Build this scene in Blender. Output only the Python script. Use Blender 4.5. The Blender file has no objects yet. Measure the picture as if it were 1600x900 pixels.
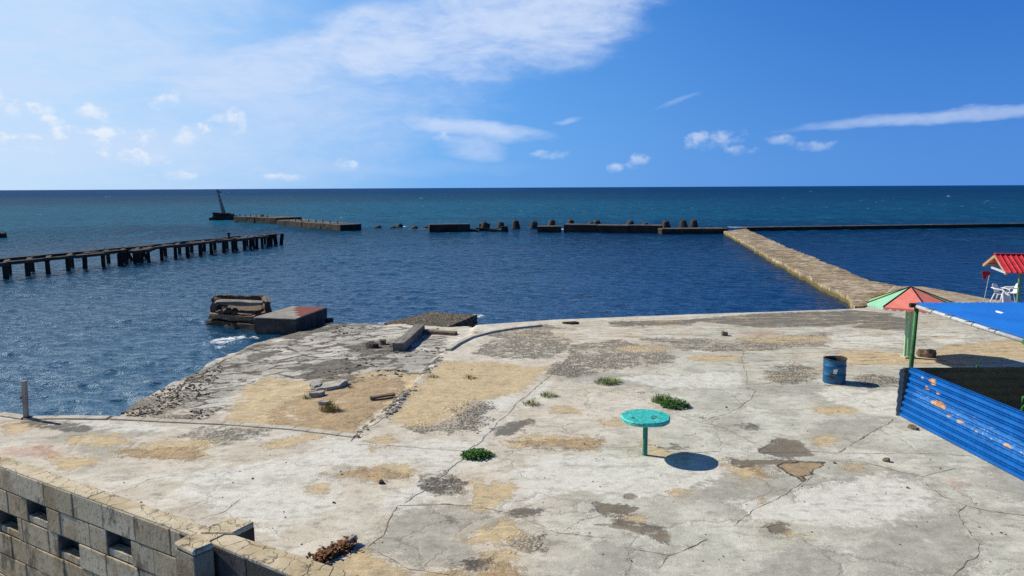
import bpy, bmesh, math, random
import numpy as np
from mathutils import Vector, Matrix

R = math.radians
random.seed(7)
rng = np.random.default_rng(7)
sc = bpy.context.scene
COL = sc.collection

# ------------------------------------------------------------------ camera
F_PX = 1150.0                       # focal length in pixels of a 1600 px wide frame
CAM_Z = 5.2
SEA = -0.6                          # water level; the terrace is z = 0
cam_d = bpy.data.cameras.new("camera")
cam_d.sensor_width = 36.0
cam_d.lens = 36.0 * F_PX / 1600.0
cam_d.clip_start = 0.05
cam_d.clip_end = 90000.0
cam = bpy.data.objects.new("camera", cam_d)
COL.objects.link(cam)
PITCH, ROLL = 7.77, -0.287
CM = Matrix.Rotation(R(90 - PITCH), 3, 'X') @ Matrix.Rotation(R(ROLL), 3, 'Z')
cam.matrix_world = Matrix.Translation((0, 0, CAM_Z)) @ CM.to_4x4()
sc.camera = cam
sc.render.resolution_x, sc.render.resolution_y = 1024, 576

# ------------------------------------------------------------------ light
SUN_AZ, SUN_EL = -66.6, 39.7        # degrees from +Y (clockwise), above horizon
sun_dir = Vector((math.cos(R(SUN_EL)) * math.sin(R(SUN_AZ)), math.cos(R(SUN_EL)) * math.cos(R(SUN_AZ)), math.sin(R(SUN_EL))))
sl = bpy.data.lights.new("sun", 'SUN')
sl.energy = 5.0
sl.angle = R(0.5)
sl.color = (1.0, 0.955, 0.83)
sun = bpy.data.objects.new("sun", sl)
sun.rotation_euler = sun_dir.to_track_quat('Z', 'Y').to_euler()
COL.objects.link(sun)

sc.view_settings.view_transform = 'Standard'
sc.view_settings.look = 'None'
sc.view_settings.exposure = 0.12
sc.view_settings.gamma = 1.0
sc.view_settings.use_curve_mapping = False
sc.cycles.use_denoising = False
sc.cycles.max_bounces = 6
sc.cycles.sample_clamp_indirect = 4.0
sc.cycles.sample_clamp_direct = 3.2


# ------------------------------------------------------------------ node helper
class S:
    """a socket with arithmetic"""
    def __init__(self, nt, sock): self.nt, self.s = nt, sock
    def _m(self, op, *others):
        n = self.nt.nodes.new('ShaderNodeMath'); n.operation = op
        for i, v in enumerate((self,) + others):
            if isinstance(v, S): self.nt.links.new(v.s, n.inputs[i])
            else: n.inputs[i].default_value = float(v)
        return S(self.nt, n.outputs[0])
    def __add__(self, o): return self._m('ADD', o)
    __radd__ = __add__
    def __sub__(self, o): return self._m('SUBTRACT', o)
    def __rsub__(self, o): return (self * -1.0) + o
    def __mul__(self, o): return self._m('MULTIPLY', o)
    __rmul__ = __mul__
    def __truediv__(self, o): return self._m('DIVIDE', o)
    def __pow__(self, o): return self._m('POWER', o)
    def max(self, o): return self._m('MAXIMUM', o)
    def min(self, o): return self._m('MINIMUM', o)
    def abs(self): return self._m('ABSOLUTE')
    def sqrt(self): return self._m('SQRT')
    def step(self, a, b, lo=0.0, hi=1.0):          # smoothstep from a to b
        n = self.nt.nodes.new('ShaderNodeMapRange'); n.interpolation_type = 'SMOOTHSTEP'; n.clamp = True
        self.nt.links.new(self.s, n.inputs['Value'])
        n.inputs['From Min'].default_value = a; n.inputs['From Max'].default_value = b
        n.inputs['To Min'].default_value = lo; n.inputs['To Max'].default_value = hi
        return S(self.nt, n.outputs['Result'])
    def lin(self, a, b, lo=0.0, hi=1.0):
        n = self.nt.nodes.new('ShaderNodeMapRange'); n.clamp = True
        self.nt.links.new(self.s, n.inputs['Value'])
        n.inputs['From Min'].default_value = a; n.inputs['From Max'].default_value = b
        n.inputs['To Min'].default_value = lo; n.inputs['To Max'].default_value = hi
        return S(self.nt, n.outputs['Result'])


class NT:
    def __init__(self, nt):
        self.nt = nt; nt.nodes.clear()
    def node(self, t, **kw):
        n = self.nt.nodes.new(t)
        for k, v in kw.items(): setattr(n, k, v)
        return n
    def link(self, a, b): self.nt.links.new(a.s if isinstance(a, S) else a, b)
    def pos(self): return self.node('ShaderNodeNewGeometry').outputs['Position']
    def obj(self): return self.node('ShaderNodeTexCoord').outputs['Object']
    def xyz(self, v):
        n = self.node('ShaderNodeSeparateXYZ'); self.link(v, n.inputs[0])
        return [S(self.nt, o) for o in n.outputs]
    def vec(self, x, y, z):
        n = self.node('ShaderNodeCombineXYZ')
        for i, v in enumerate((x, y, z)):
            if isinstance(v, S): self.link(v, n.inputs[i])
            else: n.inputs[i].default_value = v
        return n.outputs[0]
    def mapping(self, v, scale=(1, 1, 1), rot=(0, 0, 0), loc=(0, 0, 0)):
        n = self.node('ShaderNodeMapping'); self.link(v, n.inputs[0])
        n.inputs['Location'].default_value = loc; n.inputs['Rotation'].default_value = rot; n.inputs['Scale'].default_value = scale
        return n.outputs[0]
    def noise(self, v, scale, detail=4, rough=0.55, dist=0.0, color=False):
        n = self.node('ShaderNodeTexNoise'); self.link(v, n.inputs['Vector'])
        n.inputs['Scale'].default_value = scale; n.inputs['Detail'].default_value = detail
        n.inputs['Roughness'].default_value = rough; n.inputs['Distortion'].default_value = dist
        return n.outputs['Color'] if color else S(self.nt, n.outputs['Fac'])
    def voro(self, v, scale, feature='F1', out='Distance', rand=1.0):
        n = self.node('ShaderNodeTexVoronoi', feature=feature); self.link(v, n.inputs['Vector'])
        n.inputs['Scale'].default_value = scale
        n.inputs['Randomness'].default_value = rand
        return S(self.nt, n.outputs[out])
    def attr(self, name):
        n = self.node('ShaderNodeAttribute', attribute_name=name)
        return S(self.nt, n.outputs['Fac'])
    def mix(self, fac, a, b, blend='MIX'):
        n = self.node('ShaderNodeMix', data_type='RGBA', blend_type=blend, clamp_factor=True)
        for i, v in ((0, fac), (6, a), (7, b)):
            if isinstance(v, S): self.link(v, n.inputs[i])
            elif isinstance(v, (tuple, list)): n.inputs[i].default_value = (*v, 1.0) if len(v) == 3 else v
            elif isinstance(v, (int, float)): n.inputs[i].default_value = v
            else: self.link(v, n.inputs[i])
        return n.outputs[2]
    def bump(self, h, strength=0.5, dist=0.02, normal=None):
        n = self.node('ShaderNodeBump'); self.link(h, n.inputs['Height'])
        n.inputs['Strength'].default_value = strength; n.inputs['Distance'].default_value = dist
        if normal is not None: self.link(normal, n.inputs['Normal'])
        return n.outputs[0]
    def principled(self, color, rough=0.9, normal=None, spec=0.3, metallic=0.0, ior=None):
        p = self.node('ShaderNodeBsdfPrincipled'); o = self.node('ShaderNodeOutputMaterial')
        if isinstance(color, tuple): p.inputs['Base Color'].default_value = (*color, 1.0)
        else: self.link(color, p.inputs['Base Color'])
        if isinstance(rough, (int, float)): p.inputs['Roughness'].default_value = rough
        else: self.link(rough, p.inputs['Roughness'])
        p.inputs['Specular IOR Level'].default_value = spec
        p.inputs['Metallic'].default_value = metallic
        if ior: p.inputs['IOR'].default_value = ior
        if normal is not None: self.link(normal, p.inputs['Normal'])
        self.link(p.outputs[0], o.inputs['Surface'])
        return p


def new_mat(name):
    m = bpy.data.materials.new(name); m.use_nodes = True
    return m, NT(m.node_tree)


def worn(name, c1, c2, c3=None, scale=6.0, t=(0.45, 0.6), t3=(0.62, 0.7), rough=0.85, bump=0.4, bd=0.01, spec=0.25, fine=60.0, stretch=(1, 1, 1)):
    """two tones broken by noise, a third tone in patches"""
    m, n = new_mat(name)
    v = n.mapping(n.obj(), scale=stretch)
    a = n.noise(v, scale, 6, 0.62)
    col = n.mix(a.step(*t), c1, c2)
    b = n.noise(v, scale * 2.3, 6, 0.65)
    if c3: col = n.mix(b.step(*t3), col, c3)
    f = n.noise(v, fine, 3, 0.6)
    col = n.mix(f.step(0.3, 0.7, 0.0, 0.35), col, (0.05, 0.045, 0.04), 'MULTIPLY') if False else n.mix(f.step(0.35, 0.75, 0.0, 0.3), col, tuple(x * 0.45 for x in c1))
    n.principled(col, rough, n.bump(f * 0.5 + a, bump, bd), spec)
    return m


# ------------------------------------------------------------------ pixel <-> world (used once, to survey the photograph)
CMn = np.array(CM)


def ray(px, py):
    d = CMn @ np.array([(px - 800) / F_PX, -(py - 450) / F_PX, -1.0])
    return d


def at_z(px, py, z=0.0):
    d = ray(px, py); t = (z - CAM_Z) / d[2]
    return np.array([d[0] * t, d[1] * t, z])


def at_y(px, py, Y):
    d = ray(px, py); t = Y / d[1]
    return np.array([d[0] * t, Y, CAM_Z + d[2] * t])


def azel(px, py):
    d = ray(px, py)
    return math.degrees(math.atan2(d[0], d[1])), math.degrees(math.atan2(d[2], math.hypot(d[0], d[1])))


# ------------------------------------------------------------------ sky
w = bpy.data.worlds.new("World"); sc.world = w; w.use_nodes = True
n = NT(w.node_tree)
sky = n.node('ShaderNodeTexSky', sky_type='NISHITA')
sky.sun_disc = False
sky.sun_elevation = R(SUN_EL); sky.sun_rotation = R(SUN_AZ)
sky.altitude = 0; sky.air_density = 1.0; sky.dust_density = 0.6; sky.ozone_density = 2.0
hs = n.node('ShaderNodeHueSaturation'); n.link(sky.outputs[0], hs.inputs['Color'])
hs.inputs['Saturation'].default_value = 1.25; hs.inputs['Value'].default_value = 1.0
skyc = n.mix(1.0, hs.outputs[0], (0.80, 0.97, 1.18), 'MULTIPLY')
g = n.node('ShaderNodeTexCoord').outputs['Generated']
dx, dy, dz = n.xyz(g)
az = dx._m('ARCTAN2', dy) * 57.2958
el = dz._m('ARCTAN2', (dx * dx + dy * dy).sqrt()) * 57.2958
# clear tropical air: deep blue away from the sun, paler towards it and near the horizon
K_ = 1 / 0.095
def lc(r_, g_, b_): return (r_ * K_, g_ * K_, b_ * K_)
t_lr = (az + 66.6).abs().step(20, 102)
low = n.mix(t_lr.lin(0.0, 0.5), lc(.50, .72, .93), lc(.155, .415, .84)); low = n.mix(t_lr.lin(0.5, 1.0), low, lc(.068, .25, .69))
high = n.mix(t_lr.lin(0.0, 0.5), lc(.40, .66, .93), lc(.07, .29, .76)); high = n.mix(t_lr.lin(0.5, 1.0), high, lc(.008, .105, .46))
grad = n.mix(el.lin(0, 19), low, high)
grad = n.mix(el.lin(18, 45), grad, lc(.02, .06, .17))
skyc = n.mix(0.94, skyc, grad)
ae = n.vec(az, el, 0.0)
n1c = n.noise(n.mapping(ae, scale=(0.11, 0.26, 1)), 1.0, 5, 0.55, color=True)
a1, b1, _ = n.xyz(n1c)
ua, ue = az + (a1 - 0.5) * 5.0, el + (b1 - 0.5) * 2.4         # gently warped
ns = n.noise(n.mapping(n.vec(ua, ue, 0.0), scale=(0.10, 0.36, 1), rot=(0, 0, R(-13))), 1.0, 9, 0.6)
nfine = n.noise(n.mapping(n.vec(ua, ue, 0.0), scale=(0.5, 1.3, 1), rot=(0, 0, R(-18))), 1.0, 8, 0.66)
npf = n.noise(n.mapping(ae, scale=(0.62, 0.85, 1), loc=(3, 7, 0)), 1.0, 9, 0.62)


def cloud(kind, px, py, wpx, hpx, rot=0.0, soft=0.9, dens=1.0):
    ca, ce = azel(px, py)
    A, E = (ua, ue) if kind == 's' else (az, el)
    c, s = math.cos(R(rot)), math.sin(R(rot))
    x, y = A - ca, E - ce
    u = (x * c + y * s) / (wpx * 0.0495)
    v = (y * c - x * s) / (hpx * 0.0495)
    q = (u * u + v * v) * -1.0 + 1.0
    if kind == 's': return (q + (ns - 0.5) * 1.5 + (nfine - 0.5) * 0.45).step(-0.1, soft + 0.5, 0.0, dens)
    return (q + (npf - 0.5) * 3.4 - 0.25).step(0.0, soft * 1.3, 0.0, dens) * v.lin(-1.3, 0.5) * q.step(-1.2, -0.2)


shield = None
for args in [('s', 800, 20, 270, 105, 14, 0.55, 1.0), ('s', 640, 60, 210, 75, 12, 0.6, 1.0), ('s', 545, 45, 70, 26, 25, 0.5, 1.0), ('s', 430, 110, 235, 66, 14, 0.7, 0.95),
             ('s', 420, 190, 400, 120, 8, 1.0, 0.75), ('s', 725, 202, 150, 19, -5, 0.55, 0.8), ('s', 735, 232, 62, 24, 0, 0.7, 0.6),
             ('s', 1480, 186, 220, 10, 2, 0.7, 0.62), ('s', 96, 130, 78, 19, 3, 0.4, 0.85), ('s', 20, 60, 420, 180, 12, 1.0, 0.95),
             ('s', 1050, 157, 50, 5, 20, 0.9, 0.3), ('s', 888, 190, 26, 6, 8, 0.8, 0.5), ('s', 225, 158, 40, 5, -3, 0.7, 0.6), ('s', 200, 180, 240, 12, -3, 1.0, 0.4),
             ('s', 130, 240, 420, 75, 0, 1.0, 0.8), ('s', 620, 262, 240, 16, 0, 1.2, 0.3)]:
    c_ = cloud(*args); shield = c_ if shield is None else shield.max(c_)
puff = None
for args in [('p', 258, 156, 26, 16, 20), ('p', 362, 190, 30, 24, -20), ('p', 232, 218, 36, 20, 25), ('p', 292, 212, 44, 18, 25), ('p', 75, 190, 26, 12), ('p', 325, 205, 20, 9, 10),
             ('p', 145, 178, 32, 18), ('p', 20, 165, 54, 18, -10), ('p', 50, 220, 80, 20), ('p', 270, 275, 40, 10), ('p', 440, 277, 40, 8), ('p', 120, 215, 80, 22), ('p', 8, 218, 34, 18), ('p', 205, 245, 60, 18),
             ('p', 1112, 220, 56, 17, 5), ('p', 1158, 234, 28, 11), ('p', 995, 252, 26, 15, 25), ('p', 960, 262, 20, 12), ('p', 1272, 228, 44, 11), ('p', 1220, 218, 30, 9), ('p', 535, 258, 24, 12), ('p', 860, 242, 40, 10), ('p', 690, 215, 20, 10)]:
    c_ = cloud(*args, soft=0.75, dens=0.85) if len(args) == 5 else cloud(*args, 0.75, 0.85)
    puff = c_ if puff is None else puff.max(c_)
skyc = n.mix(shield * (ns * .6 + nfine * .4).step(0.3, 0.62, 0.62, 1.0) * 0.92, skyc, (6.1, 7.2, 9.3))
skyc = n.mix(puff * az.lin(-30, 30, 0.85, 0.42), skyc, n.mix(npf.step(0.45, 0.62), (6.0, 7.2, 9.0), (8.6, 9.0, 9.5)))
bg = n.node('ShaderNodeBackground'); n.link(skyc, bg.inputs['Color']); bg.inputs['Strength'].default_value = 0.095
wo = n.node('ShaderNodeOutputWorld'); n.link(bg.outputs[0], wo.inputs['Surface'])


# ------------------------------------------------------------------ object helpers
def empty(name, loc=(0, 0, 0), rz=0.0):
    o = bpy.data.objects.new(name, None); COL.objects.link(o)
    o.location = loc; o.rotation_euler = (0, 0, rz); o.empty_display_size = 0.2
    return o


def tag(o, label=None, cat=None, group=None, kind=None):
    if label: o['label'] = label
    if cat: o['category'] = cat
    if group: o['group'] = group
    if kind: o['kind'] = kind
    return o


def mesh_obj(name, verts, faces, mat=None, parent=None, smooth=False, mats=None, fmat=None):
    me = bpy.data.meshes.new(name)
    me.from_pydata([tuple(v) for v in verts], [], [tuple(f) for f in faces])
    for m in (mats or ([mat] if mat else [])): me.materials.append(m)
    if fmat is not None: me.polygons.foreach_set('material_index', fmat)
    if smooth: me.polygons.foreach_set('use_smooth', [True] * len(me.polygons))
    me.update()
    o = bpy.data.objects.new(name, me); COL.objects.link(o)
    if parent: o.parent = parent
    return o


class MB:
    """collects solids into ONE mesh"""
    def __init__(self): self.v, self.f = [], []
    def add(self, v, f):
        k = len(self.v); self.v += [tuple(p) for p in v]; self.f += [tuple(i + k for i in q) for q in f]
    def prism(self, bottom, top):
        n_ = len(bottom)
        f = [tuple(range(n_ - 1, -1, -1)), tuple(range(n_, 2 * n_))]
        f += [(i, (i + 1) % n_, n_ + (i + 1) % n_, n_ + i) for i in range(n_)]
        self.add(list(bottom) + list(top), f)
    def box(self, c, s, rz=0.0, jit=0.0):
        x, y, z = (q / 2 for q in s); co, si = math.cos(rz), math.sin(rz)
        def p(a, b, d):
            a += random.uniform(-jit, jit); b += random.uniform(-jit, jit); d += random.uniform(-jit, jit)
            return (c[0] + a * co - b * si, c[1] + a * si + b * co, c[2] + d)
        self.prism([p(-x, -y, -z), p(x, -y, -z), p(x, y, -z), p(-x, y, -z)], [p(-x, -y, z), p(x, -y, z), p(x, y, z), p(-x, y, z)])
    def tube(self, pts, r, seg=8, cap=True):
        pts = [Vector(p) for p in pts]; rs = r if isinstance(r, (list, tuple)) else [r] * len(pts)
        rings = []
        for i, p in enumerate(pts):
            d = (pts[min(i + 1, len(pts) - 1)] - pts[max(i - 1, 0)]).normalized()
            a = d.cross(Vector((0, 0, 1)) if abs(d.z) < 0.95 else Vector((1, 0, 0))).normalized(); b = d.cross(a)
            rings.append([p + (a * math.cos(2 * math.pi * k / seg) + b * math.sin(2 * math.pi * k / seg)) * rs[i] for k in range(seg)])
        v = [q for ring in rings for q in ring]; f = []
        for i in range(len(pts) - 1):
            for k in range(seg):
                f.append((i * seg + k, i * seg + (k + 1) % seg, (i + 1) * seg + (k + 1) % seg, (i + 1) * seg + k))
        if cap: f += [tuple(range(seg - 1, -1, -1)), tuple((len(pts) - 1) * seg + k for k in range(seg))]
        self.add(v, f)
    def bar(self, a, b, wd, ht):
        """rectangular bar from a to b"""
        a, b = Vector(a), Vector(b); d = (b - a).normalized()
        s = d.cross(Vector((0, 0, 1)) if abs(d.z) < 0.95 else Vector((0, 1, 0))).normalized(); u = s.cross(d)
        q = [(-1, -1), (1, -1), (1, 1), (-1, 1)]
        self.prism([a + s * (i * wd / 2) + u * (j * ht / 2) for i, j in q], [b + s * (i * wd / 2) + u * (j * ht / 2) for i, j in q])
    def build(self, name, mat, parent=None, smooth=False, bevel=0.0, local=None, rough=0.0, cuts=0):
        v = self.v
        if local is not None: v = [tuple(Vector(p) - Vector(local)) for p in v]
        o = mesh_obj(name, v, self.f, mat, parent)
        bm = bmesh.new(); bm.from_mesh(o.data)
        bmesh.ops.recalc_face_normals(bm, faces=bm.faces)
        if cuts: bmesh.ops.subdivide_edges(bm, edges=bm.edges[:], cuts=cuts, use_grid_fill=True)
        if rough:
            for q in bm.verts:
                q.co += Vector((random.uniform(-1, 1), random.uniform(-1, 1), random.uniform(-1, 1))) * rough
        if bevel: bmesh.ops.bevel(bm, geom=bm.edges[:], offset=bevel, segments=1, affect='EDGES', clamp_overlap=True)
        if smooth:
            for q in bm.faces: q.smooth = True
        bm.to_mesh(o.data); bm.free()
        return o


def children(o): return [c for c in COL.objects if c.parent == o]


def copy_tree(o, parent=None):
    c = o.copy(); COL.objects.link(c); c.parent = parent
    for ch in children(o): copy_tree(ch, c)
    return c


def attr(o, name, vals):
    a = o.data.attributes.new(name, 'FLOAT', 'POINT'); a.data.foreach_set('value', np.asarray(vals, dtype=np.float32))


# ------------------------------------------------------------------ 2D geometry in numpy
def seg_dist(P, poly, closed=True):
    d = np.full(len(P), 1e9)
    m_ = len(poly)
    for i in range(m_ if closed else m_ - 1):
        a, b = np.asarray(poly[i][:2]), np.asarray(poly[(i + 1) % m_][:2])
        ab = b - a; t = np.clip(((P - a) @ ab) / max(ab @ ab, 1e-9), 0, 1)
        d = np.minimum(d, np.hypot(*(P - a - t[:, None] * ab).T))
    return d


def inside(P, poly):
    r = np.zeros(len(P), bool); x, y = P[:, 0], P[:, 1]; m_ = len(poly)
    for i in range(m_):
        x1, y1 = poly[i][:2]; x2, y2 = poly[(i + 1) % m_][:2]
        if y1 == y2: continue
        c = ((y1 > y) != (y2 > y)) & (x < (x2 - x1) * (y - y1) / (y2 - y1) + x1)
        r ^= c
    return r


def nearest(P, poly):
    best = np.full(len(P), 1e9); out = P.copy(); m_ = len(poly)
    for i in range(m_):
        a, b = np.asarray(poly[i][:2]), np.asarray(poly[(i + 1) % m_][:2])
        ab = b - a; t = np.clip(((P - a) @ ab) / max(ab @ ab, 1e-9), 0, 1)
        q = a + t[:, None] * ab; d = np.hypot(*(P - q).T)
        k = d < best; best[k] = d[k]; out[k] = q[k]
    return out


def hash2(ix, iy, seed):
    h = (ix.astype(np.int64) * 374761393 + iy.astype(np.int64) * 668265263 + seed * 974634777) & 0xffffffff
    h = ((h ^ (h >> 13)) * 1274126177) & 0xffffffff
    return ((h ^ (h >> 16)) & 0xffff) / 65535.0


def vnoise(P, scale, seed=0, octaves=3):
    out = np.zeros(len(P)); amp, tot = 1.0, 0.0
    for o_ in range(octaves):
        q = P * scale * 2 ** o_; i = np.floor(q); f = q - i; f = f * f * (3 - 2 * f)
        ix, iy = i[:, 0], i[:, 1]
        a = hash2(ix, iy, seed + o_); b = hash2(ix + 1, iy, seed + o_); c = hash2(ix, iy + 1, seed + o_); d = hash2(ix + 1, iy + 1, seed + o_)
        out += amp * ((a * (1 - f[:, 0]) + b * f[:, 0]) * (1 - f[:, 1]) + (c * (1 - f[:, 0]) + d * f[:, 0]) * f[:, 1])
        tot += amp; amp *= 0.5
    return out / tot


def rag(poly, step, amp, seed=0, closed=True):
    """polyline subdivided and made ragged"""
    r_ = random.Random(seed); out = []
    m_ = len(poly)
    for i in range(m_ if closed else m_ - 1):
        a, b = np.asarray(poly[i][:2], float), np.asarray(poly[(i + 1) % m_][:2], float)
        L = np.hypot(*(b - a)); k = max(1, int(L / step))
        nrm = np.array([-(b - a)[1], (b - a)[0]]) / max(L, 1e-6)
        for j in range(k):
            e = 0 if j == 0 else r_.uniform(-amp, amp)
            out.append(a + (b - a) * j / k + nrm * e)
    if not closed: out.append(np.asarray(poly[-1][:2], float))
    return out


def grid_poly(poly, step):
    """grid of quads filling a polygon, rim vertices snapped to it -> P, faces, rim loop edges"""
    A = np.array([p[:2] for p in poly]); x0, y0 = A.min(0) - step; x1, y1 = A.max(0) + step
    nx, ny = int((x1 - x0) / step) + 2, int((y1 - y0) / step) + 2
    X, Y = np.meshgrid(x0 + np.arange(nx) * step, y0 + np.arange(ny) * step)
    P = np.stack([X.ravel(), Y.ravel()], 1)
    ins = inside(P, poly)
    idx = np.arange(nx * ny).reshape(ny, nx)
    q = np.stack([idx[:-1, :-1], idx[:-1, 1:], idx[1:, 1:], idx[1:, :-1]], -1).reshape(-1, 4)
    q = q[ins[q].sum(1) >= 2]
    used = np.unique(q); out = used[~ins[used]]
    P[out] = nearest(P[out], poly)
    remap = np.full(nx * ny, -1); remap[used] = np.arange(len(used))
    q = remap[q]; P = P[used]
    e = np.concatenate([q[:, [0, 1]], q[:, [1, 2]], q[:, [2, 3]], q[:, [3, 0]]])
    key = np.sort(e, 1); _, first, cnt = np.unique(key[:, 0] * len(P) + key[:, 1], return_index=True, return_counts=True)
    return P, q, e[first[cnt == 1]]


def sheet(name, poly, step, zfun, skirt, mat, parent=None, smooth=True):
    P, q, rim = grid_poly(poly, step)
    z = zfun(P)
    V = np.column_stack([P, z])
    rv = np.unique(rim); rm = {a: i + len(V) for i, a in enumerate(rv)}
    V2 = V[rv].copy(); V2[:, 2] = skirt
    sk = [(b, a, rm[a], rm[b]) for a, b in rim]
    me = bpy.data.meshes.new(name)
    VV = np.concatenate([V, V2]); nf = len(q) + len(sk)
    me.from_pydata(VV.tolist(), [], q.tolist() + sk)
    me.materials.append(mat)
    if smooth: me.polygons.foreach_set('use_smooth', [True] * len(q) + [False] * len(sk))
    me.update()
    o = bpy.data.objects.new(name, me); COL.objects.link(o)
    if parent: o.parent = parent
    return o, VV


# ------------------------------------------------------------------ the terrace: outline surveyed from the photograph
ZA = -0.42                                      # the broken apron drops to here at the water
inner_px = [(172, 653), (260, 657), (350, 661), (460, 669), (555, 681), (600, 646), (650, 596), (690, 551), (735, 526), (742, 510)]
sea_px = [(172, 651), (200, 636), (225, 623), (265, 601), (300, 584), (350, 557), (387, 541), (420, 531), (470, 518), (516, 505), (545, 505), (597, 507), (650, 503), (735, 503)]
inner = [at_z(x, y, 0)[:2] for x, y in inner_px]
seae = [at_z(x, y, ZA if 0 < i < len(sea_px) - 1 else ZA * 0.6)[:2] for i, (x, y) in enumerate(sea_px)]
sea_out = [p + np.array([-0.75, 0.75]) for p in seae]
apron = inner + [seae[-1]] + sea_out[::-1] + [seae[0]]
left_edge = [at_z(x, y)[:2] for x, y in [(-420, 628), (0, 646), (40, 652), (105, 651), (170, 652)]]
far_edge = [at_z(x, y)[:2] for x, y in [(742, 508), (860, 500), (1000, 494), (1180, 488), (1325, 483), (1352, 481), (1374, 468), (1397, 447), (1444, 448), (1506, 459), (1550, 468), (1660, 476)]]
far_edge.append(np.array([32.0, 29.5]))
outline = left_edge + rag(seae[1:-1], 0.5, 0.12, 3, closed=False) + rag(far_edge, 0.9, 0.035, 4, closed=False) + [np.array([32.0, 2.0]), np.array([-17.0, 2.0])]


def relief(P):
    return 0.012 * (vnoise(P, 0.35, 5, 2) - 0.5)


def height(P):
    P = np.atleast_2d(P)
    z = relief(P)
    k = inside(P, apron)
    if k.any():
        Q = P[k]; di, do = seg_dist(Q, inner, False), seg_dist(Q, seae, False)
        t = np.where(inside(Q, inner + seae[::-1]), di / (di + do + 1e-6), 1.0)
        zz = -0.09 * np.minimum(1, di / 0.15) + (ZA + 0.09) * np.clip((t - 0.25) / 0.75, 0, 1)
        rocky = np.clip((t - 0.3) / 0.3, 0, 1)
        zz += rocky * 0.14 * (vnoise(Q, 1.3, 11, 4) - 0.5) + 0.05 * (vnoise(Q, 1.8, 21, 2) - 0.5) * np.minimum(1, di / 0.3)
        z[k] = zz
    return z


def on_ground(px, py):
    z = 0.0
    for _ in range(5):
        p = at_z(px, py, z); z = float(height(p[:2])[0])
    return np.array([p[0], p[1], z])


# ---- ground material
m_ground, n = new_mat("weathered_concrete_ground")
pos = n.pos()
big = n.noise(pos, 0.22, 5, 0.6)
mid = n.noise(n.mapping(pos, loc=(9, 2, 0)), 0.9, 6, 0.66)
fine = n.noise(pos, 5.0, 6, 0.7)
grit = n.noise(pos, 38.0, 4, 0.7)
edge = (mid - 0.5) * 1.3 + (fine - 0.5) * 1.1 + (grit - 0.5) * 0.4
warm = n.mix(mid.step(0.35, 0.65), (0.585, 0.515, 0.41), (0.715, 0.655, 0.56))
cool = n.mix(mid.step(0.36, 0.64), (0.465, 0.45, 0.38), (0.65, 0.63, 0.54))
gx, gy, gz = n.xyz(pos)
side = n.attr('cool') + (big - 0.5) * 0.9 + (fine - 0.5) * 0.3
col = n.mix(side.step(0.38, 0.62), warm, cool)
# worn bare patches, blotches of lichen
blot = n.noise(n.mapping(pos, loc=(4, 17, 0), scale=(0.8, 1.5, 1)), 1.5, 8, 0.72)
col = n.mix(blot.step(0.56, 0.66, 0, 0.75), col, (0.30, 0.275, 0.235))
blot2 = n.noise(n.mapping(pos, loc=(40, 3, 0), scale=(0.7, 1.3, 1)), 2.6, 8, 0.75)
col = n.mix(blot2.step(0.6, 0.7, 0, 0.7), col, (0.47, 0.335, 0.19))
col = n.mix(n.noise(n.mapping(pos, loc=(14, 33, 0)), 0.75, 7, 0.7).step(0.55, 0.66, 0, 0.6), col, (0.57, 0.52, 0.45))
# painted-on patches
def patch(name, lo=0.42, hi=0.55): return (n.attr(name) + edge * 0.75).step(lo, hi)
grey = patch('grey')
col = n.mix(grey * 0.8, col, n.mix(fine.step(0.3, 0.7), (0.30, 0.285, 0.245), (0.45, 0.43, 0.375)))
white = patch('white')
col = n.mix(white * 0.9, col, n.mix(fine.step(0.35, 0.7), (0.65, 0.63, 0.56), (0.79, 0.755, 0.675)))
peb = n.voro(n.mapping(pos, scale=(1, 1.0, 1)), 17.0)
pebc = n.voro(n.mapping(pos, scale=(1, 1.0, 1)), 17.0, out='Color')
pebm = patch('pebble') * (mid * 0.5 + fine * 0.5).step(0.4, 0.52)
pcol = n.mix(peb.step(0.28, 0.6), n.mix(pebc.step(0.2, 0.8), (0.16, 0.14, 0.11), (0.55, 0.47, 0.36)), (0.035, 0.03, 0.024))
col = n.mix(pebm * 0.8, col, pcol)
wp_ = n.node('ShaderNodeVectorMath', operation='MULTIPLY_ADD'); n.link(n.noise(pos, 1.6, 6, 0.7, color=True), wp_.inputs[0]); wp_.inputs[1].default_value = (.8, .8, 0); n.link(pos, wp_.inputs[2])
dust = n.attr('sand').step(0.02, 0.6) * (mid + fine * 0.5).step(0.6, 0.95)
col = n.mix(dust * 0.7, col, (0.60, 0.485, 0.335))
flg = n.voro(n.mapping(wp_.outputs[0], scale=(0.55, 1.3, 0)), 1.3, 'DISTANCE_TO_EDGE')
flc = n.voro(n.mapping(wp_.outputs[0], scale=(0.55, 1.3, 0)), 1.3, out='Color')
flm = patch('flag', .38, .5)
col = n.mix(flm * 0.9, col, n.mix(flc.step(.1, .9), (0.34, 0.32, 0.285), (0.60, 0.565, 0.51)))
col = n.mix(flm * (flg - (fine - .5) * .35 - (mid - .5) * .25).step(.085, .02) * .9, col, n.mix(grit.step(.4, .6), (.035, .028, .02), (.10, .08, .055)))
col = n.mix(flm * (fine * .6 + mid * .5).step(.60, .66) * .8, col, (.10, .08, .058))
sand = patch('sand', 0.45, 0.52)
wet = patch('wet')
ripple = n.noise(n.mapping(pos, scale=(2.4, 4.5, 2)), 2.2, 4, 0.6)
scol = n.mix(ripple.step(0.35, 0.65), (0.54, 0.40, 0.22), (0.65, 0.505, 0.30))
scol = n.mix(wet * 0.85, scol, n.mix(ripple.step(.35, .65), (0.37, 0.24, 0.12), (0.46, 0.315, 0.17)))
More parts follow.
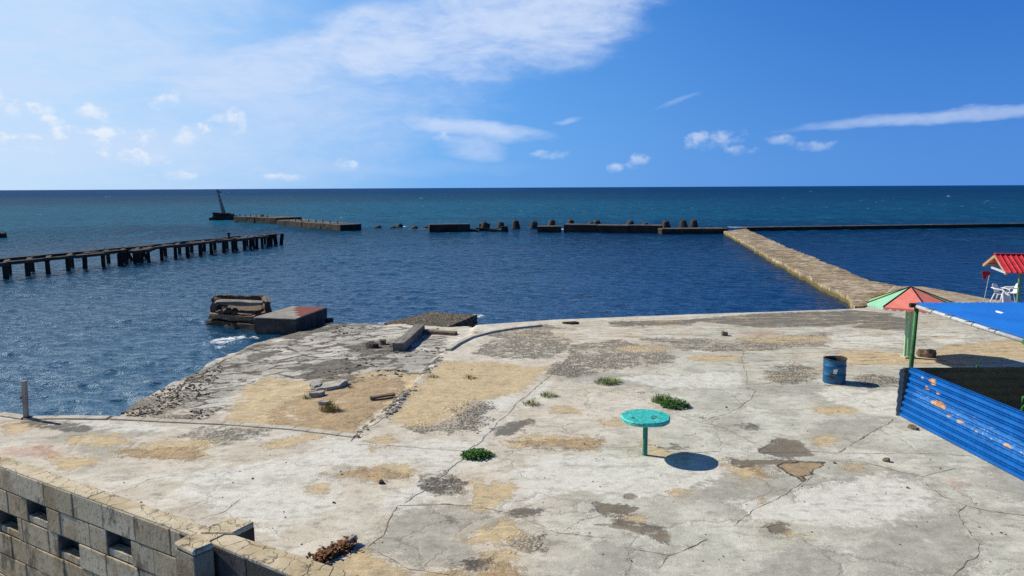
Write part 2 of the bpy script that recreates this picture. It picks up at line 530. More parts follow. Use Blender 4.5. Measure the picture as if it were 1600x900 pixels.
scol = n.mix(grit.step(0.62, 0.72), scol, (0.25, 0.18, 0.1))
shell = n.voro(pos, 24.0).step(0.16, 0.1) * patch('shell', 0.5, 0.56)
scol = n.mix(shell, scol, (0.85, 0.8, 0.72))
col = n.mix(sand * 0.93, col, scol)
dark = patch('dark') * (fine * 0.6 + mid * 0.4).step(0.31, 0.47)
col = n.mix(dark * 0.85, col, n.mix(grit.step(0.4, 0.6), (0.06, 0.055, 0.048), (0.14, 0.125, 0.105)))
stn = patch('stone', .4, .6)
sb = n.noise(n.mapping(pos, scale=(1, 1.8, 1)), 2.0, 7, 0.72)
stc = n.mix(mid.step(.4, .6), (0.36, 0.265, 0.165), (0.49, 0.40, 0.29)); stc = n.mix(sb.step(.5, .6, 0, .85), stc, (0.14, .10, .06))
col = n.mix(stn, col, stc)
stk = n.noise(n.mapping(pos, scale=(0.45, 2.0, 1), loc=(11, 5, 0)), 1.5, 9, 0.72)
stk2 = n.noise(n.mapping(pos, scale=(0.5, 2.2, 1), loc=(31, 15, 0)), 2.2, 9, 0.72)
stm = patch('streak', .35, .65)
col = n.mix(stm * stk.step(.50, .60) * .8, col, (.50, .37, .22)); col = n.mix(stm * stk2.step(.54, .62) * .85, col, (.13, .11, .085)); col = n.mix(stm * stk2.step(.42, .34) * .7, col, (.70, .64, .55))
hol = (n.attr('hole') + edge * .35)
col = n.mix(hol.step(.46, .54) * .85, col, n.mix(fine.step(.35, .65), (.17, .135, .095), (.27, .225, .165)))
hs_ = (n.attr('pit') + edge * .38)
col = n.mix(hs_.step(.42, .47), col, (.045, .034, .024)); col = n.mix(hs_.step(.50, .55), col, n.mix(fine.step(.35, .65), (.33, .235, .13), (.43, .31, .18)))
ckm = n.attr('crk') * (fine * .6 + grit * .4).step(.48, .60)
col = n.mix(ckm * .55, col, (.16, .135, .10))
col = n.mix((gz + (fine - .5) * .12).step(-.37, -.46) * .9, col, n.mix(fine.step(.4, .6), (.03, .026, .016), (.075, .06, .035)))
red = patch('red', 0.5, 0.6)
col = n.mix(red * 0.42, col, (0.52, 0.25, 0.18))
# thin hairline crazing and specks
hair = n.voro(n.mapping(wp_.outputs[0], scale=(1, 1, 0)), 0.42, 'DISTANCE_TO_EDGE') + n.noise(n.mapping(pos, loc=(6, 1, 0)), 0.5, 3, 0.6).step(.5, .42, 0, .05)
col = n.mix((hair.step(0.007, 0.001) * (1.0 - sand) * 0.42), col, (0.12, 0.105, 0.085))
speck = n.noise(n.mapping(pos, loc=(5, 5, 0)), 13.0, 5, 0.75).step(0.66, 0.72)
col = n.mix(speck * 0.6 * (1.0 - sand), col, (0.13, 0.115, 0.095))
col = n.mix(grit.step(0.3, 0.75, 0.0, 0.32), col, (0.17, 0.15, 0.125))
g1 = n.noise(n.mapping(pos, loc=(21, 8, 0), scale=(1, 1.6, 1)), 3.2, 9, 0.72)
col = n.mix(g1.step(0.47, 0.70, 0.0, 0.55), col, (0.20, 0.175, 0.14))
g2 = n.noise(n.mapping(pos, loc=(2, 28, 0), scale=(1, 1.5, 1)), 1.1, 10, 0.74)
col = n.mix(g2.step(0.50, 0.66, 0.0, 0.42), col, (0.24, 0.205, 0.16))
col = n.mix(g2.step(0.44, 0.34, 0.0, 0.45), col, (0.74, 0.705, 0.63))
hgt = fine * 0.9 + grit * 0.35 + mid * 1.6 + pebm * (0.7 - peb) * 2.0 + sand * (ripple * 1.6 - 0.6) + wet * (n.noise(pos, 2.6, 3, .55) * 5.0) - sand.step(.1, .9) * 1.6 - hs_.step(.42, .50) * 3.0 - hol.step(.44, .54) * 1.5 + dark * (grit - 0.7) * 1.2 + flm * (flg.step(.0, .1) - 1.0) * 1.6 - hair.step(0.02, 0.0) * 0.4
n.principled(col, 0.93, n.bump(hgt, 0.55, 0.03), 0.15)

ground, GV = sheet("ground", outline, 0.085, height, -1.4, m_ground)
tag(ground, kind='structure', label='weathered concrete seaside terrace with sand drifts, pebbly worn patches and cracks')

GP = GV[:, :2]


def G(pts): return [on_ground(x, y)[:2] for x, y in pts]


def soft(polys, w_=0.35):
    w_ *= 1.7
    out = np.full(len(GP), -9.0)
    for p in polys:
        q = G(p); A = np.array(q); lo, hi = A.min(0) - w_ * 2, A.max(0) + w_ * 2
        k = np.all((GP > lo) & (GP < hi), axis=1)
        if not k.any(): continue
        sub = GP[k]; d = seg_dist(sub, q); s = np.where(inside(sub, q), d, -d)
        out[k] = np.maximum(out[k], s)
    return np.clip(0.5 + out / (2 * w_), 0, 1)


def ell(cx, cy, rx, ry, k=14): return [(cx + rx * math.cos(2 * math.pi * i / k), cy + ry * math.sin(2 * math.pi * i / k)) for i in range(k)]


SAND = [[(348, 662), (368, 636), (382, 604), (420, 588), (480, 598), (520, 590), (610, 578), (650, 588), (642, 606), (600, 640), (556, 678), (450, 668)],
        [(622, 640), (660, 592), (692, 566), (760, 566), (852, 574), (836, 596), (806, 612), (735, 628), (715, 648), (690, 662), (640, 664), (600, 660)],
        [(792, 690), (830, 681), (900, 682), (938, 690), (925, 702), (850, 699), (800, 699)],
        [(500, 738), (560, 735), (640, 727), (648, 738), (620, 750), (575, 749), (520, 748)],
        [(722, 742), (745, 745), (760, 762), (775, 752), (800, 752), (792, 776), (764, 799), (732, 795), (754, 772)],
        [(772, 812), (808, 811), (814, 838), (782, 850), (735, 842), (745, 832)],
        [(752, 858), (800, 858), (800, 882), (835, 905), (650, 905), (648, 892), (748, 886)],
        [(180, 706), (250, 686), (322, 690), (312, 712), (250, 718), (190, 716)],
        [(385, 697), (430, 686), (486, 678), (500, 684), (420, 704)],
        [(0, 666), (60, 656), (95, 660), (60, 668), (20, 676)],
        [(1136, 722), (1178, 725), (1198, 742), (1170, 750), (1150, 738)],
        [(510, 905), (500, 888), (560, 862), (590, 868), (640, 892), (650, 905)],
        [(1020, 700), (1045, 702), (1050, 714), (1000, 716), (985, 705)],
        [(1000, 690), (1010, 686), (1018, 695), (1000, 698)],
        [(1300, 548), (1420, 552), (1410, 568), (1330, 570)],
        [(1432, 566), (1480, 540), (1610, 530), (1610, 560), (1500, 572)],
        [(60, 700), (120, 716), (150, 722), (110, 730), (70, 716)],
        [(580, 690), (610, 676), (620, 690), (590, 702)],
        ell(497, 757, 13, 8), ell(1000, 812, 20, 6), ell(1225, 833, 22, 5), ell(1310, 640, 26, 7), ell(1290, 690, 18, 8), ell(150, 690, 50, 8), ell(1190, 780, 14, 5),
        ell(965, 660, 26, 4), ell(1060, 770, 16, 8), ell(1330, 730, 22, 6), ell(880, 640, 20, 5), ell(1120, 560, 40, 5), ell(1010, 545, 45, 4), ell(1230, 530, 70, 5)]
WET = [[(430, 640), (480, 610), (560, 592), (630, 592), (630, 605), (590, 640), (552, 678), (440, 668), (420, 655)],
       ell(1200, 735, 20, 8), ell(560, 743, 70, 8), ell(245, 708, 60, 9), ell(760, 892, 60, 10), [(800, 690), (930, 686), (930, 702), (850, 702)]]
PEB = [[(170, 651), (205, 634), (262, 604), (330, 572), (352, 566), (340, 596), (330, 622), (345, 640), (320, 655), (250, 657)],
       [(480, 520), (540, 508), (600, 510), (640, 520), (600, 535), (540, 530)], [(330, 590), (380, 570), (420, 575), (370, 600), (330, 640), (310, 630)],
       [(742, 552), (772, 530), (850, 516), (890, 530), (884, 548), (860, 560), (780, 558)],
       [(890, 540), (960, 532), (1050, 545), (1048, 566), (960, 578), (900, 588), (850, 585), (884, 560)],
       [(1000, 528), (1150, 532), (1290, 520), (1290, 540), (1140, 548), (1040, 545)],
       ell(1240, 585, 40, 14), ell(1370, 595, 40, 10),
       [(740, 520), (850, 508), (880, 512), (780, 528)],
       ell(825, 847, 34, 12), [(660, 745), (700, 740), (732, 752), (715, 768), (680, 764)],
       ell(690, 665, 55, 12), [(680, 640), (740, 620), (760, 640), (720, 665)],
       [(590, 655), (640, 600), (665, 590), (640, 620), (606, 655)], ell(740, 880, 30, 10), ell(350, 680, 80, 8), [(300, 668), (420, 672), (400, 690), (320, 690)]]
GREY = [[(560, 860), (600, 815), (640, 788), (720, 792), (800, 800), (820, 830), (740, 835), (760, 870), (750, 888), (640, 892), (580, 866)],
        [(1000, 730), (1110, 738), (1230, 742), (1260, 775), (1180, 790), (1060, 785), (960, 775)],
        [(1320, 720), (1430, 742), (1360, 770), (1260, 780), (1250, 760)],
        [(1400, 800), (1500, 800), (1530, 860), (1480, 905), (1360, 905), (1340, 860)],
        [(1330, 770), (1400, 765), (1470, 780), (1440, 800), (1380, 795)],
        [(1160, 603), (1290, 604), (1280, 618), (1180, 612)],
        [(130, 660), (240, 664), (260, 676), (150, 690), (60, 690)], [(200, 690), (170, 724), (100, 700), (130, 690)],
        [(840, 575), (960, 582), (1060, 590), (1040, 606), (900, 600)],
        [(1280, 660), (1390, 650), (1330, 690), (1260, 688)], [(1250, 840), (1330, 870), (1300, 905), (1180, 905)],
        [(940, 850), (1040, 868), (1000, 905), (880, 905)], [(1540, 700), (1640, 740), (1640, 790), (1560, 770)], ell(535, 720, 26, 8)]
WHITE = [[(222, 622), (262, 600), (300, 583), (350, 556), (400, 530), (412, 534), (360, 560), (310, 588), (270, 606), (232, 627)], [(590, 800), (690, 735), (760, 670), (800, 640), (850, 592), (862, 598), (815, 645), (775, 682), (705, 748), (625, 798)], [(0, 652), (100, 657), (175, 658), (260, 668), (555, 684), (480, 690), (300, 676), (90, 664)], [(560, 694), (700, 704), (700, 728), (560, 712)], [(1000, 700), (1200, 700), (1450, 708), (1450, 716), (1200, 712), (1000, 706)],
         [(840, 712), (1000, 705), (1120, 735), (1060, 780), (900, 770), (800, 790), (760, 820), (780, 745)],
         [(1120, 780), (1230, 770), (1370, 740), (1440, 770), (1440, 810), (1330, 825), (1180, 810)],
         [(960, 590), (1160, 580), (1168, 604), (1060, 608)], [(1290, 606), (1410, 612), (1400, 650), (1330, 640), (1280, 622)],
         [(470, 530), (540, 512), (570, 520), (560, 536), (490, 540)], [(360, 565), (395, 548), (420, 560), (380, 580)],
         [(430, 565), (500, 552), (640, 556), (655, 570), (600, 580), (450, 575)], [(690, 628), (790, 610), (820, 625), (760, 650), (700, 650)],
         [(250, 745), (430, 716), (540, 706), (520, 790), (430, 840), (330, 800)], [(650, 540), (760, 512), (840, 505), (700, 545), (670, 575)],
         [(1300, 520), (1420, 525), (1420, 540), (1280, 545)], [(1440, 520), (1540, 525), (1480, 540)], [(600, 640), (650, 590), (662, 592), (612, 655)],
         [(480, 690), (560, 684), (700, 690), (760, 690), (690, 750), (560, 730)]]
DARK = [[(1070, 500), (1190, 490), (1330, 485), (1400, 490), (1390, 500), (1300, 510), (1190, 512)],
        [(1380, 492), (1430, 500), (1420, 516), (1330, 512)], [(1100, 498), (1000, 503), (960, 510), (1080, 508)],
        [(1186, 706), (1216, 684), (1250, 690), (1274, 712), (1230, 714)], [(1140, 718), (1215, 718), (1300, 724), (1210, 728), (1150, 727)],
        ell(1165, 667, 24, 5), ell(1060, 700, 24, 5), ell(1215, 828, 16, 9), [(440, 575), (540, 560), (580, 575), (500, 592)],
        [(505, 590), (560, 585), (560, 600), (500, 602)], [(920, 785), (990, 795), (980, 804), (930, 800)], [(960, 815), (1040, 820), (1045, 850), (1000, 830)], ell(945, 795, 26, 6),
        [(540, 540), (620, 535), (640, 550), (560, 556)], [(380, 556), (440, 545), (430, 556), (390, 566)], ell(690, 755, 34, 9), [(770, 670), (830, 650), (840, 660), (790, 680), (770, 685)],
        [(410, 528), (520, 500), (545, 506), (470, 530)], ell(1010, 505, 60, 4), ell(820, 800, 26, 8), ell(700, 812, 20, 7), ell(735, 880, 26, 8),
        [(1240, 450), (1300, 444), (1310, 452), (1270, 456)], ell(100, 668, 40, 5), ell(60, 662, 30, 4)]
RED = [[(0, 664), (40, 656), (42, 660), (0, 672)], [(0, 700), (70, 694), (130, 712), (60, 718), (0, 712)], ell(1215, 734, 16, 4), [(1480, 745), (1520, 758), (1500, 768), (1470, 755)], ell(1190, 520, 40, 4)]
SHELL = [[(690, 660), (720, 640), (770, 655), (720, 680), (660, 672)], [(700, 600), (790, 640), (730, 690), (660, 670)]]
attr(ground, 'sand', soft(SAND)); attr(ground, 'wet', soft(WET)); attr(ground, 'pebble', soft(PEB, 0.45)); attr(ground, 'grey', soft(GREY, 0.4))
attr(ground, 'white', soft(WHITE, 0.4)); attr(ground, 'dark', soft(DARK, 0.3)); attr(ground, 'red', soft(RED, 0.25)); attr(ground, 'shell', soft(SHELL, 0.4))
FLAG = [[(262, 604), (330, 572), (395, 540), (470, 522), (560, 508), (690, 515), (700, 540), (660, 585), (600, 592), (500, 604), (440, 596), (390, 600), (340, 640), (300, 655), (300, 620)]]
attr(ground, 'flag', soft(FLAG, .4))
STREAK = [[(700, 526), (860, 503), (1330, 485), (1640, 478), (1640, 572), (1420, 575), (1300, 604), (1160, 602), (1160, 560), (900, 538)]]
attr(ground, 'streak', soft(STREAK, .8))
HOLE = [[(1186, 706), (1216, 684), (1250, 690), (1274, 712), (1230, 714)], [(920, 783), (990, 795), (980, 802), (935, 800)], [(925, 818), (1000, 822), (1045, 832), (1040, 850), (1000, 832)], ell(1215, 828, 14, 8), [(1140, 719), (1215, 719), (1300, 724), (1210, 727), (1150, 726)], ell(985, 776, 10, 4)]
PIT = [[(1208, 727), (1230, 724), (1255, 721), (1292, 722), (1284, 730), (1272, 733), (1270, 742), (1258, 744), (1256, 754), (1248, 748), (1240, 743), (1228, 738), (1222, 731)], [(505, 868), (540, 850), (552, 856), (510, 880)]]
attr(ground, 'hole', soft(HOLE, .14)); attr(ground, 'pit', soft(PIT, .14))
STONE = [[(1345, 482), (1372, 466), (1397, 440), (1444, 440), (1600, 470), (1700, 480), (1600, 486), (1480, 472), (1400, 470)]]
attr(ground, 'stone', soft(STONE, .5))
cv = 1 / (1 + np.exp(-((GP[:, 0] - 0.5) - (GP[:, 1] - 11) * 0.35) / 1.3))
attr(ground, 'cool', 0.15 + 0.7 * cv)

# ---- cracks, joints and low kerb strips of the terrace
m_crack = worn("crack_dirt", (0.14, 0.115, 0.085), (0.23, 0.19, 0.145), scale=9, bump=0.2)
m_strip = worn("kerb_strip_concrete", (0.44, 0.385, 0.30), (0.56, 0.505, 0.42), (0.22, 0.19, 0.15), scale=3.0, bump=0.6)


def ribbon(mb, pts, wd, dz=0.004, jit=0.05, step=0.12, seed=0, broken=0.0):
    r_ = random.Random(seed); q = rag(rag(G(pts), .45, .06, seed + 50, closed=False), .11, jit, seed, closed=False)
    for i in range(len(q) - 1):
        if r_.random() < broken: continue
        a, b = q[i], q[i + 1]; d = (b - a) / max(np.hypot(*(b - a)), 1e-6); nr = np.array([-d[1], d[0]])
        if i == 0: wa = wd * 0.5
        else: wa = wb
        wb = wd * r_.uniform(0.2, 1.5) * (1.8 if r_.random() < .06 else 1)
        P4 = np.array([a - nr * wa / 2, a + nr * wa / 2, b + nr * wb / 2 + d * 0.004, b - nr * wb / 2 + d * 0.004])
        z = height(P4) + dz
        mb.add([(*p, zz) for p, zz in zip(P4, z)], [(0, 3, 2, 1)])


ck = MB()
CR = [([(575, 855), (600, 836), (606, 816), (620, 792)], .022), ([(632, 786), (690, 745), (760, 680), (800, 640), (850, 595), (890, 562), (892, 545)], .03),
      ([(548, 690), (590, 660), (640, 606)], .03), ([(560, 694), (700, 703), (765, 708)], .02), ([(1095, 660), (1140, 645), (1175, 622), (1180, 611), (1165, 605)], .022),
      ([(1130, 668), (1185, 695), (1200, 703)], .025), ([(1395, 655), (1330, 695), (1312, 706)], .035), ([(1040, 705), (1200, 707), (1320, 708), (1420, 708), (1520, 713)], .022),
      ([(1270, 745), (1250, 757), (1210, 782), (1180, 795), (1150, 820)], .02), ([(1296, 720), (1350, 722), (1440, 745), (1450, 760), (1480, 780), (1510, 790), (1550, 800), (1640, 810)], .028),
      ([(1510, 790), (1497, 800), (1505, 820), (1530, 850), (1530, 865), (1490, 900)], .028), ([(1440, 745), (1500, 730)], .018), ([(990, 858), (1045, 868), (1080, 855), (1105, 843)], .022),
      ([(1045, 868), (1030, 888)], .02), ([(1160, 601), (1285, 602), (1400, 609)], .03), ([(740, 790), (800, 803), (870, 832), (960, 842)], .016), ([(620, 790), (700, 788), (740, 791)], .03),
      ([(890, 560), (960, 605), (1040, 640), (1095, 660), (1130, 668)], .012), ([(760, 708), (880, 700), (1000, 700)], .012), ([(1160, 548), (1166, 600)], .02), ([(1238, 560), (1242, 600)], .02),
      ([(590, 862), (640, 890), (700, 898)], .03), ([(280, 820), (350, 800), (375, 780)], .012), ([(1190, 520), (1160, 545)], .012), ([(440, 570), (640, 566)], .03), ([(400, 572), (430, 560), (480, 548)], .03), ([(300, 590), (350, 562), (395, 546)], .05),
      ([(880, 830), (910, 812), (960, 800), (1010, 806)], .01), ([(0, 690), (120, 680), (180, 668)], .012)]
crk = np.full(len(GP), 9.0)
for p, wd in CR:
    q = rag(G(p), .45, .06, 0, closed=False); A = np.array(q); k_ = np.all((GP > A.min(0) - .6) & (GP < A.max(0) + .6), axis=1); crk[k_] = np.minimum(crk[k_], seg_dist(GP[k_], q, False))
attr(ground, 'crk', np.exp(-(crk / .16) ** 2))
for i, (p, wd) in enumerate(CR): ribbon(ck, p, wd * .5, seed=i, broken=0.02, jit=.02)
ck.build("crack", m_crack, ground)
ks = MB()
def strip(pts, wd, hgt, jit=0.012, seed=0):
    q = rag(G(pts), 0.35, jit, seed, closed=False); r_ = random.Random(seed)
    for i in range(len(q) - 1):
        a, b = q[i], q[i + 1]; d = (b - a) / max(np.hypot(*(b - a)), 1e-6); nr = np.array([-d[1], d[0]]); h0 = hgt * r_.uniform(0.8, 1.1)
        P4 = [a - nr * wd / 2, b - nr * wd / 2, b + nr * wd / 2, a + nr * wd / 2]
        ks.prism([(*p, -0.15) for p in P4], [(*p, h0) for p in P4])
strip([(175, 654), (350, 662), (460, 670), (556, 682)], 0.2, 0.03)
strip([(0, 648), (40, 654), (105, 653), (170, 654)], 0.22, 0.035, seed=2)
ks.build("kerb_strip", m_strip, ground, bevel=0.008)

# ------------------------------------------------------------------ sea
m_sea, n = new_mat("sea_water")
pos = n.pos()
gx, gy, gz = n.xyz(pos)
dist = (gx * gx + gy * gy).sqrt()
pat = n.noise(n.mapping(pos, scale=(0.012, 0.03, 0)), 1.0, 4, 0.55)
chop = n.noise(n.mapping(pos, scale=(0.30, 0.13, 1), rot=(0, 0, R(5))), 1.0, 6, 0.7)
deep = n.mix(pat.step(0.35, 0.65), (0.0015, 0.030, 0.066), (0.003, 0.046, 0.096))
shoal = (dist + (pat - 0.5) * 160).step(95, 150) * (dist + (pat - 0.5) * 200).step(420, 230)
colw = n.mix(shoal * 0.8, deep, (0.004, 0.085, 0.150))
colw = n.mix(dist.step(350, 1500), colw, (0.003, 0.036, 0.135))
near = (dist + (pat - 0.5) * 10).step(34, 18)
colw = n.mix(near * 0.5, colw, (0.010, 0.075, 0.095))
colw = n.mix(gx.step(-12, 14) * dist.step(150, 95) * 0.75, colw, (0.001, 0.014, 0.050))
colw = n.mix(gx.step(-20, 90) * dist.step(90, 140) * 0.55, colw, (0.001, 0.026, 0.085))
colw = n.mix(chop.step(.5, .66) * dist.step(40, 120) * .55, colw, (0.001, 0.016, 0.052))  # light and dark of distant wave faces painted into the water colour
colw = n.mix(chop.step(.46, .34) * dist.step(40, 120) * .5, colw, (0.010, 0.12, 0.21))
fo = (n.attr('foam') * 0.50 + (n.noise(n.mapping(pos, scale=(1, 1.8, 1)), 3.0, 6, 0.75) - 0.5) * 1.6).step(0.36, 0.52)
colw = n.mix(fo * 0.9, colw, (0.8, 0.84, 0.86))
r1 = n.noise(n.mapping(pos, scale=(1.0, 1.7, 1), rot=(0, 0, R(14))), 1.25, 5, 0.62)
r2 = n.noise(n.mapping(pos, scale=(1.0, 1.5, 1), rot=(0, 0, R(-24))), 4.2, 3, 0.6)
calm = n.noise(n.mapping(pos, scale=(0.05, 0.12, 0)), 1.0, 3, 0.5).step(0.3, 0.7, 0.65, 1.15)
r3 = n.noise(n.mapping(pos, scale=(0.45, 0.24, 1), rot=(0, 0, R(6))), 1.0, 5, 0.65)
bn = n.bump((r1 * 1.0 + r2 * 0.15) * calm + r3 * dist.lin(35, 200, 0.0, 3.4), 1.0, 0.215)
df = n.node('ShaderNodeBsdfDiffuse'); n.link(colw, df.inputs['Color']); n.link(bn, df.inputs['Normal'])
gl = n.node('ShaderNodeBsdfGlossy'); gl.inputs['Roughness'].default_value = 0.06; gl.inputs['Color'].default_value = (1, 1, 1, 1); n.link(bn, gl.inputs['Normal'])
fr = n.node('ShaderNodeFresnel'); fr.inputs['IOR'].default_value = 1.33; n.link(bn, fr.inputs['Normal'])
# a rough sea hides its grazing facets behind its wave crests: the mean reflectance falls with distance
cap = dist.lin(18, 110, 0.44, 0.14) - dist.lin(110, 900, 0.0, 0.07)
rf = S(n.nt, fr.outputs[0]).min(cap) * (1.0 - fo)
ms = n.node('ShaderNodeMixShader'); n.link(rf, ms.inputs[0]); n.link(df.outputs[0], ms.inputs[1]); n.link(gl.outputs[0], ms.inputs[2])
n.link(ms.outputs[0], n.node('ShaderNodeOutputMaterial').inputs['Surface'])

D = [6.0]
while D[-1] < 420: D.append(D[-1] * 1.0034)
while D[-1] < 60000: D.append(D[-1] * 1.12)
D = np.array(D); TH = np.radians(np.linspace(-58, 58, 760))
DD, TT = np.meshgrid(D, TH, indexing='ij')
WP = np.stack([(DD * np.tan(TT) * 0.7).ravel() if False else (DD * np.sin(TT)).ravel(), (DD * np.cos(TT)).ravel()], 1)
rad = DD.ravel(); spc = rad * 0.0034
zw = np.zeros(len(WP)); r_ = np.random.default_rng(3)
amp_mod = 0.65 + 0.7 * vnoise(WP, 0.05, 9, 2)
lag = np.clip((WP[:, 0] + 2) / 20, 0, 1) * np.clip((105 - rad) / 15, 0, 1)
amp_mod *= 1 - 0.55 * lag
for i in range(70):
    lam = 0.4 * (3.2 / 0.4) ** r_.random()
    th = R(200 + r_.normal(0, 38)); k = 2 * math.pi / lam
    A = 0.0040 * lam ** 0.75 * r_.uniform(0.5, 1.2) * (1.0 if lam < 5 else 0.6)
    fade = np.clip((lam / spc - 2.5) / 2.0, 0, 1)
    ph = k * (WP[:, 0] * math.sin(th) + WP[:, 1] * math.cos(th)) + r_.uniform(0, 6.28)
    zw += A * fade * (np.sin(ph) + 0.25 * np.cos(2 * ph))
zw = SEA + zw * amp_mod * np.clip(1 - (rad - 300) / 120, 0, 1)
nr_, nc_ = DD.shape
idx = np.arange(nr_ * nc_).reshape(nr_, nc_)
qs = np.stack([idx[:-1, :-1], idx[:-1, 1:], idx[1:, 1:], idx[1:, :-1]], -1).reshape(-1, 4)[:, ::-1]
# no water quads under the middle of the terrace
ctr = WP[qs[:, 0]]
inner_poly = [np.array(p) for p in [(-11, 3), (-7.5, 14), (-4, 19), (0, 25), (8, 27), (16, 27), (18, 15), (16, 3)]]
qs = qs[~(inside(ctr, inner_poly))]
me = bpy.data.meshes.new("water"); V = np.column_stack([WP, zw]).astype(np.float32)
me.vertices.add(len(V)); me.vertices.foreach_set('co', V.ravel())
me.loops.add(qs.size); me.loops.foreach_set('vertex_index', qs.ravel().astype(np.int32))
me.polygons.add(len(qs)); me.polygons.foreach_set('loop_start', np.arange(0, qs.size, 4, dtype=np.int32))
me.polygons.foreach_set('loop_total', np.full(len(qs), 4, dtype=np.int32)) if False else None
me.update(calc_edges=True); me.validate()
me.polygons.foreach_set('use_smooth', [True] * len(me.polygons))
me.materials.append(m_sea)
water = bpy.data.objects.new("water", me); COL.objects.link(water)
tag(water, kind='structure', label='choppy blue sea reaching the horizon')
foam = np.zeros(len(WP))
def foam_at(px, py, rx, ry, s=1.0):
    p = at_z(px, py, SEA)
    d = ((WP[:, 0] - p[0]) / rx) ** 2 + ((WP[:, 1] - p[1]) / ry) ** 2
    np.maximum(foam, s * np.clip(1.15 - d, 0, 1), out=foam)
for a in [(335, 536, 0.7, 0.8, .8), (352, 532, 0.8, 0.9, .9), (372, 528, 0.7, 0.8, .95), (392, 527, .5, .6, .9), (345, 540, .5, .6, .7), (595, 506, .5, .5, .8), (747, 494, .5, .6, .9),
          (440, 344, 3.5, 6, .9), (455, 343, 3, 6, .9), (478, 344, 3, 5, .7), (855, 357, 2, 3, .9), (878, 358, .8, 2, .9), (625, 354, 1.6, 2.5, .95), (650, 358, 3, 2, .6), (700, 364, 2, 1, .5), (365, 345, 3, 3, .5), (1150, 355, 2, 3, .8)]:
    foam_at(*a)
for i in range(420):                                   # scattered whitecaps on the open sea
    py = 299 + 42 * random.random() ** 1.3; pxx = random.uniform(-50, 1650)
    if py > 330 and 700 < pxx: continue
    s_ = (py - 293) / 40
    foam_at(pxx, py, random.uniform(0.5, 1.7) / max(s_, .25) * 0.5, random.uniform(0.35, 0.9) / max(s_, .2), random.uniform(.8, 1.1))
attr(water, 'foam', foam)

# ------------------------------------------------------------------ materials for the objects
m_conc_dark = worn("sea_stained_concrete", (0.026, 0.021, 0.017), (0.052, 0.042, 0.033), (0.014, 0.012, 0.010), scale=1.6, bump=0.7, bd=0.04, fine=18)
m_conc_top = worn("bleached_breakwater_top", (0.085, 0.072, 0.06), (0.15, 0.13, 0.11), (0.045, 0.038, 0.032), scale=1.2, bump=0.6, bd=0.03, fine=14)
m_pile = worn("tarred_pile", (0.020, 0.015, 0.012), (0.04, 0.028, 0.022), scale=3, bump=0.6, bd=0.03, fine=22)
m_beam = worn("old_pier_beam", (0.045, 0.035, 0.03), (0.085, 0.068, 0.058), (0.028, 0.022, 0.019), scale=1.6, bump=0.6, bd=0.03, fine=20)
m_rust = worn("rusted_iron", (0.06, 0.04, 0.03), (0.13, 0.07, 0.045), scale=8, bump=0.4)
m_blockc = worn("grey_block_concrete", (0.25, 0.225, 0.19), (0.33, 0.30, 0.26), (0.17, 0.15, 0.125), scale=2.2, bump=0.5, bd=0.02, fine=40)
m_blockd = worn("dark_shaded_concrete", (0.05, 0.046, 0.04), (0.085, 0.078, 0.068), (0.026, 0.024, 0.021), scale=2.0, bump=0.5, bd=0.02, fine=30)  # block's shaded sides darkened in the colour itself; dark stones use it too
m_redpaint = worn("faded_red_paint", (0.22, 0.05, 0.04), (0.19, 0.06, 0.048), (0.22, 0.17, 0.14), scale=4.5, bump=0.3)
m_brick = worn("broken_brick", (0.12, 0.08, 0.055), (0.20, 0.145, 0.10), (0.06, 0.042, 0.032), scale=5, bump=0.8, bd=0.03)
m_gravel, n = new_mat("exposed_aggregate")
v = n.voro(n.obj(), 16.0); vc = n.voro(n.obj(), 16.0, out='Color'); v2 = n.noise(n.obj(), 1.4, 5, 0.6)
c_ = n.mix(v.step(0.3, 0.62), n.mix(vc.step(0.2, 0.8), (0.10, 0.085, 0.065), (0.36, 0.29, 0.20)), (0.02, 0.017, 0.013))
c_ = n.mix(v2.step(0.45, 0.65, 0, 0.6), c_, (0.10, 0.08, 0.06))
n.principled(c_, 0.9, n.bump(0.8 - v, 0.9, 0.04), 0.2)
m_stone = worn("brown_stone", (0.16, 0.115, 0.075), (0.26, 0.20, 0.14), scale=7, bump=0.8, bd=0.03)
m_slabg = worn("broken_grey_slab", (0.33, 0.30, 0.26), (0.44, 0.41, 0.36), (0.17, 0.15, 0.12), scale=5, bump=0.7)
m_plank = worn("driftwood", (0.16, 0.12, 0.085), (0.10, 0.07, 0.05), scale=6, bump=0.5)
m_white = worn("white_plastic", (0.80, 0.79, 0.76), (0.72, 0.71, 0.68), scale=5, bump=0.05, rough=0.4, spec=0.5, t=(0.6, 0.8))
m_green_post = worn("dark_green_paint", (0.03, 0.13, 0.035), (0.045, 0.19, 0.05), (0.02, 0.07, 0.02), scale=9, bump=0.2, rough=0.5)
m_lgreen = worn("pale_green_paint", (0.32, 0.58, 0.34), (0.44, 0.68, 0.46), (0.14, 0.32, 0.12), scale=8, bump=0.3, rough=0.6, stretch=(1, 1, .2))
m_pipe = worn("grey_pipe", (0.42, 0.44, 0.45), (0.52, 0.54, 0.54), scale=8, bump=0.1, rough=0.5)
m_black = worn("black_iron", (0.02, 0.02, 0.02), (0.04, 0.035, 0.03), scale=12, bump=0.2)

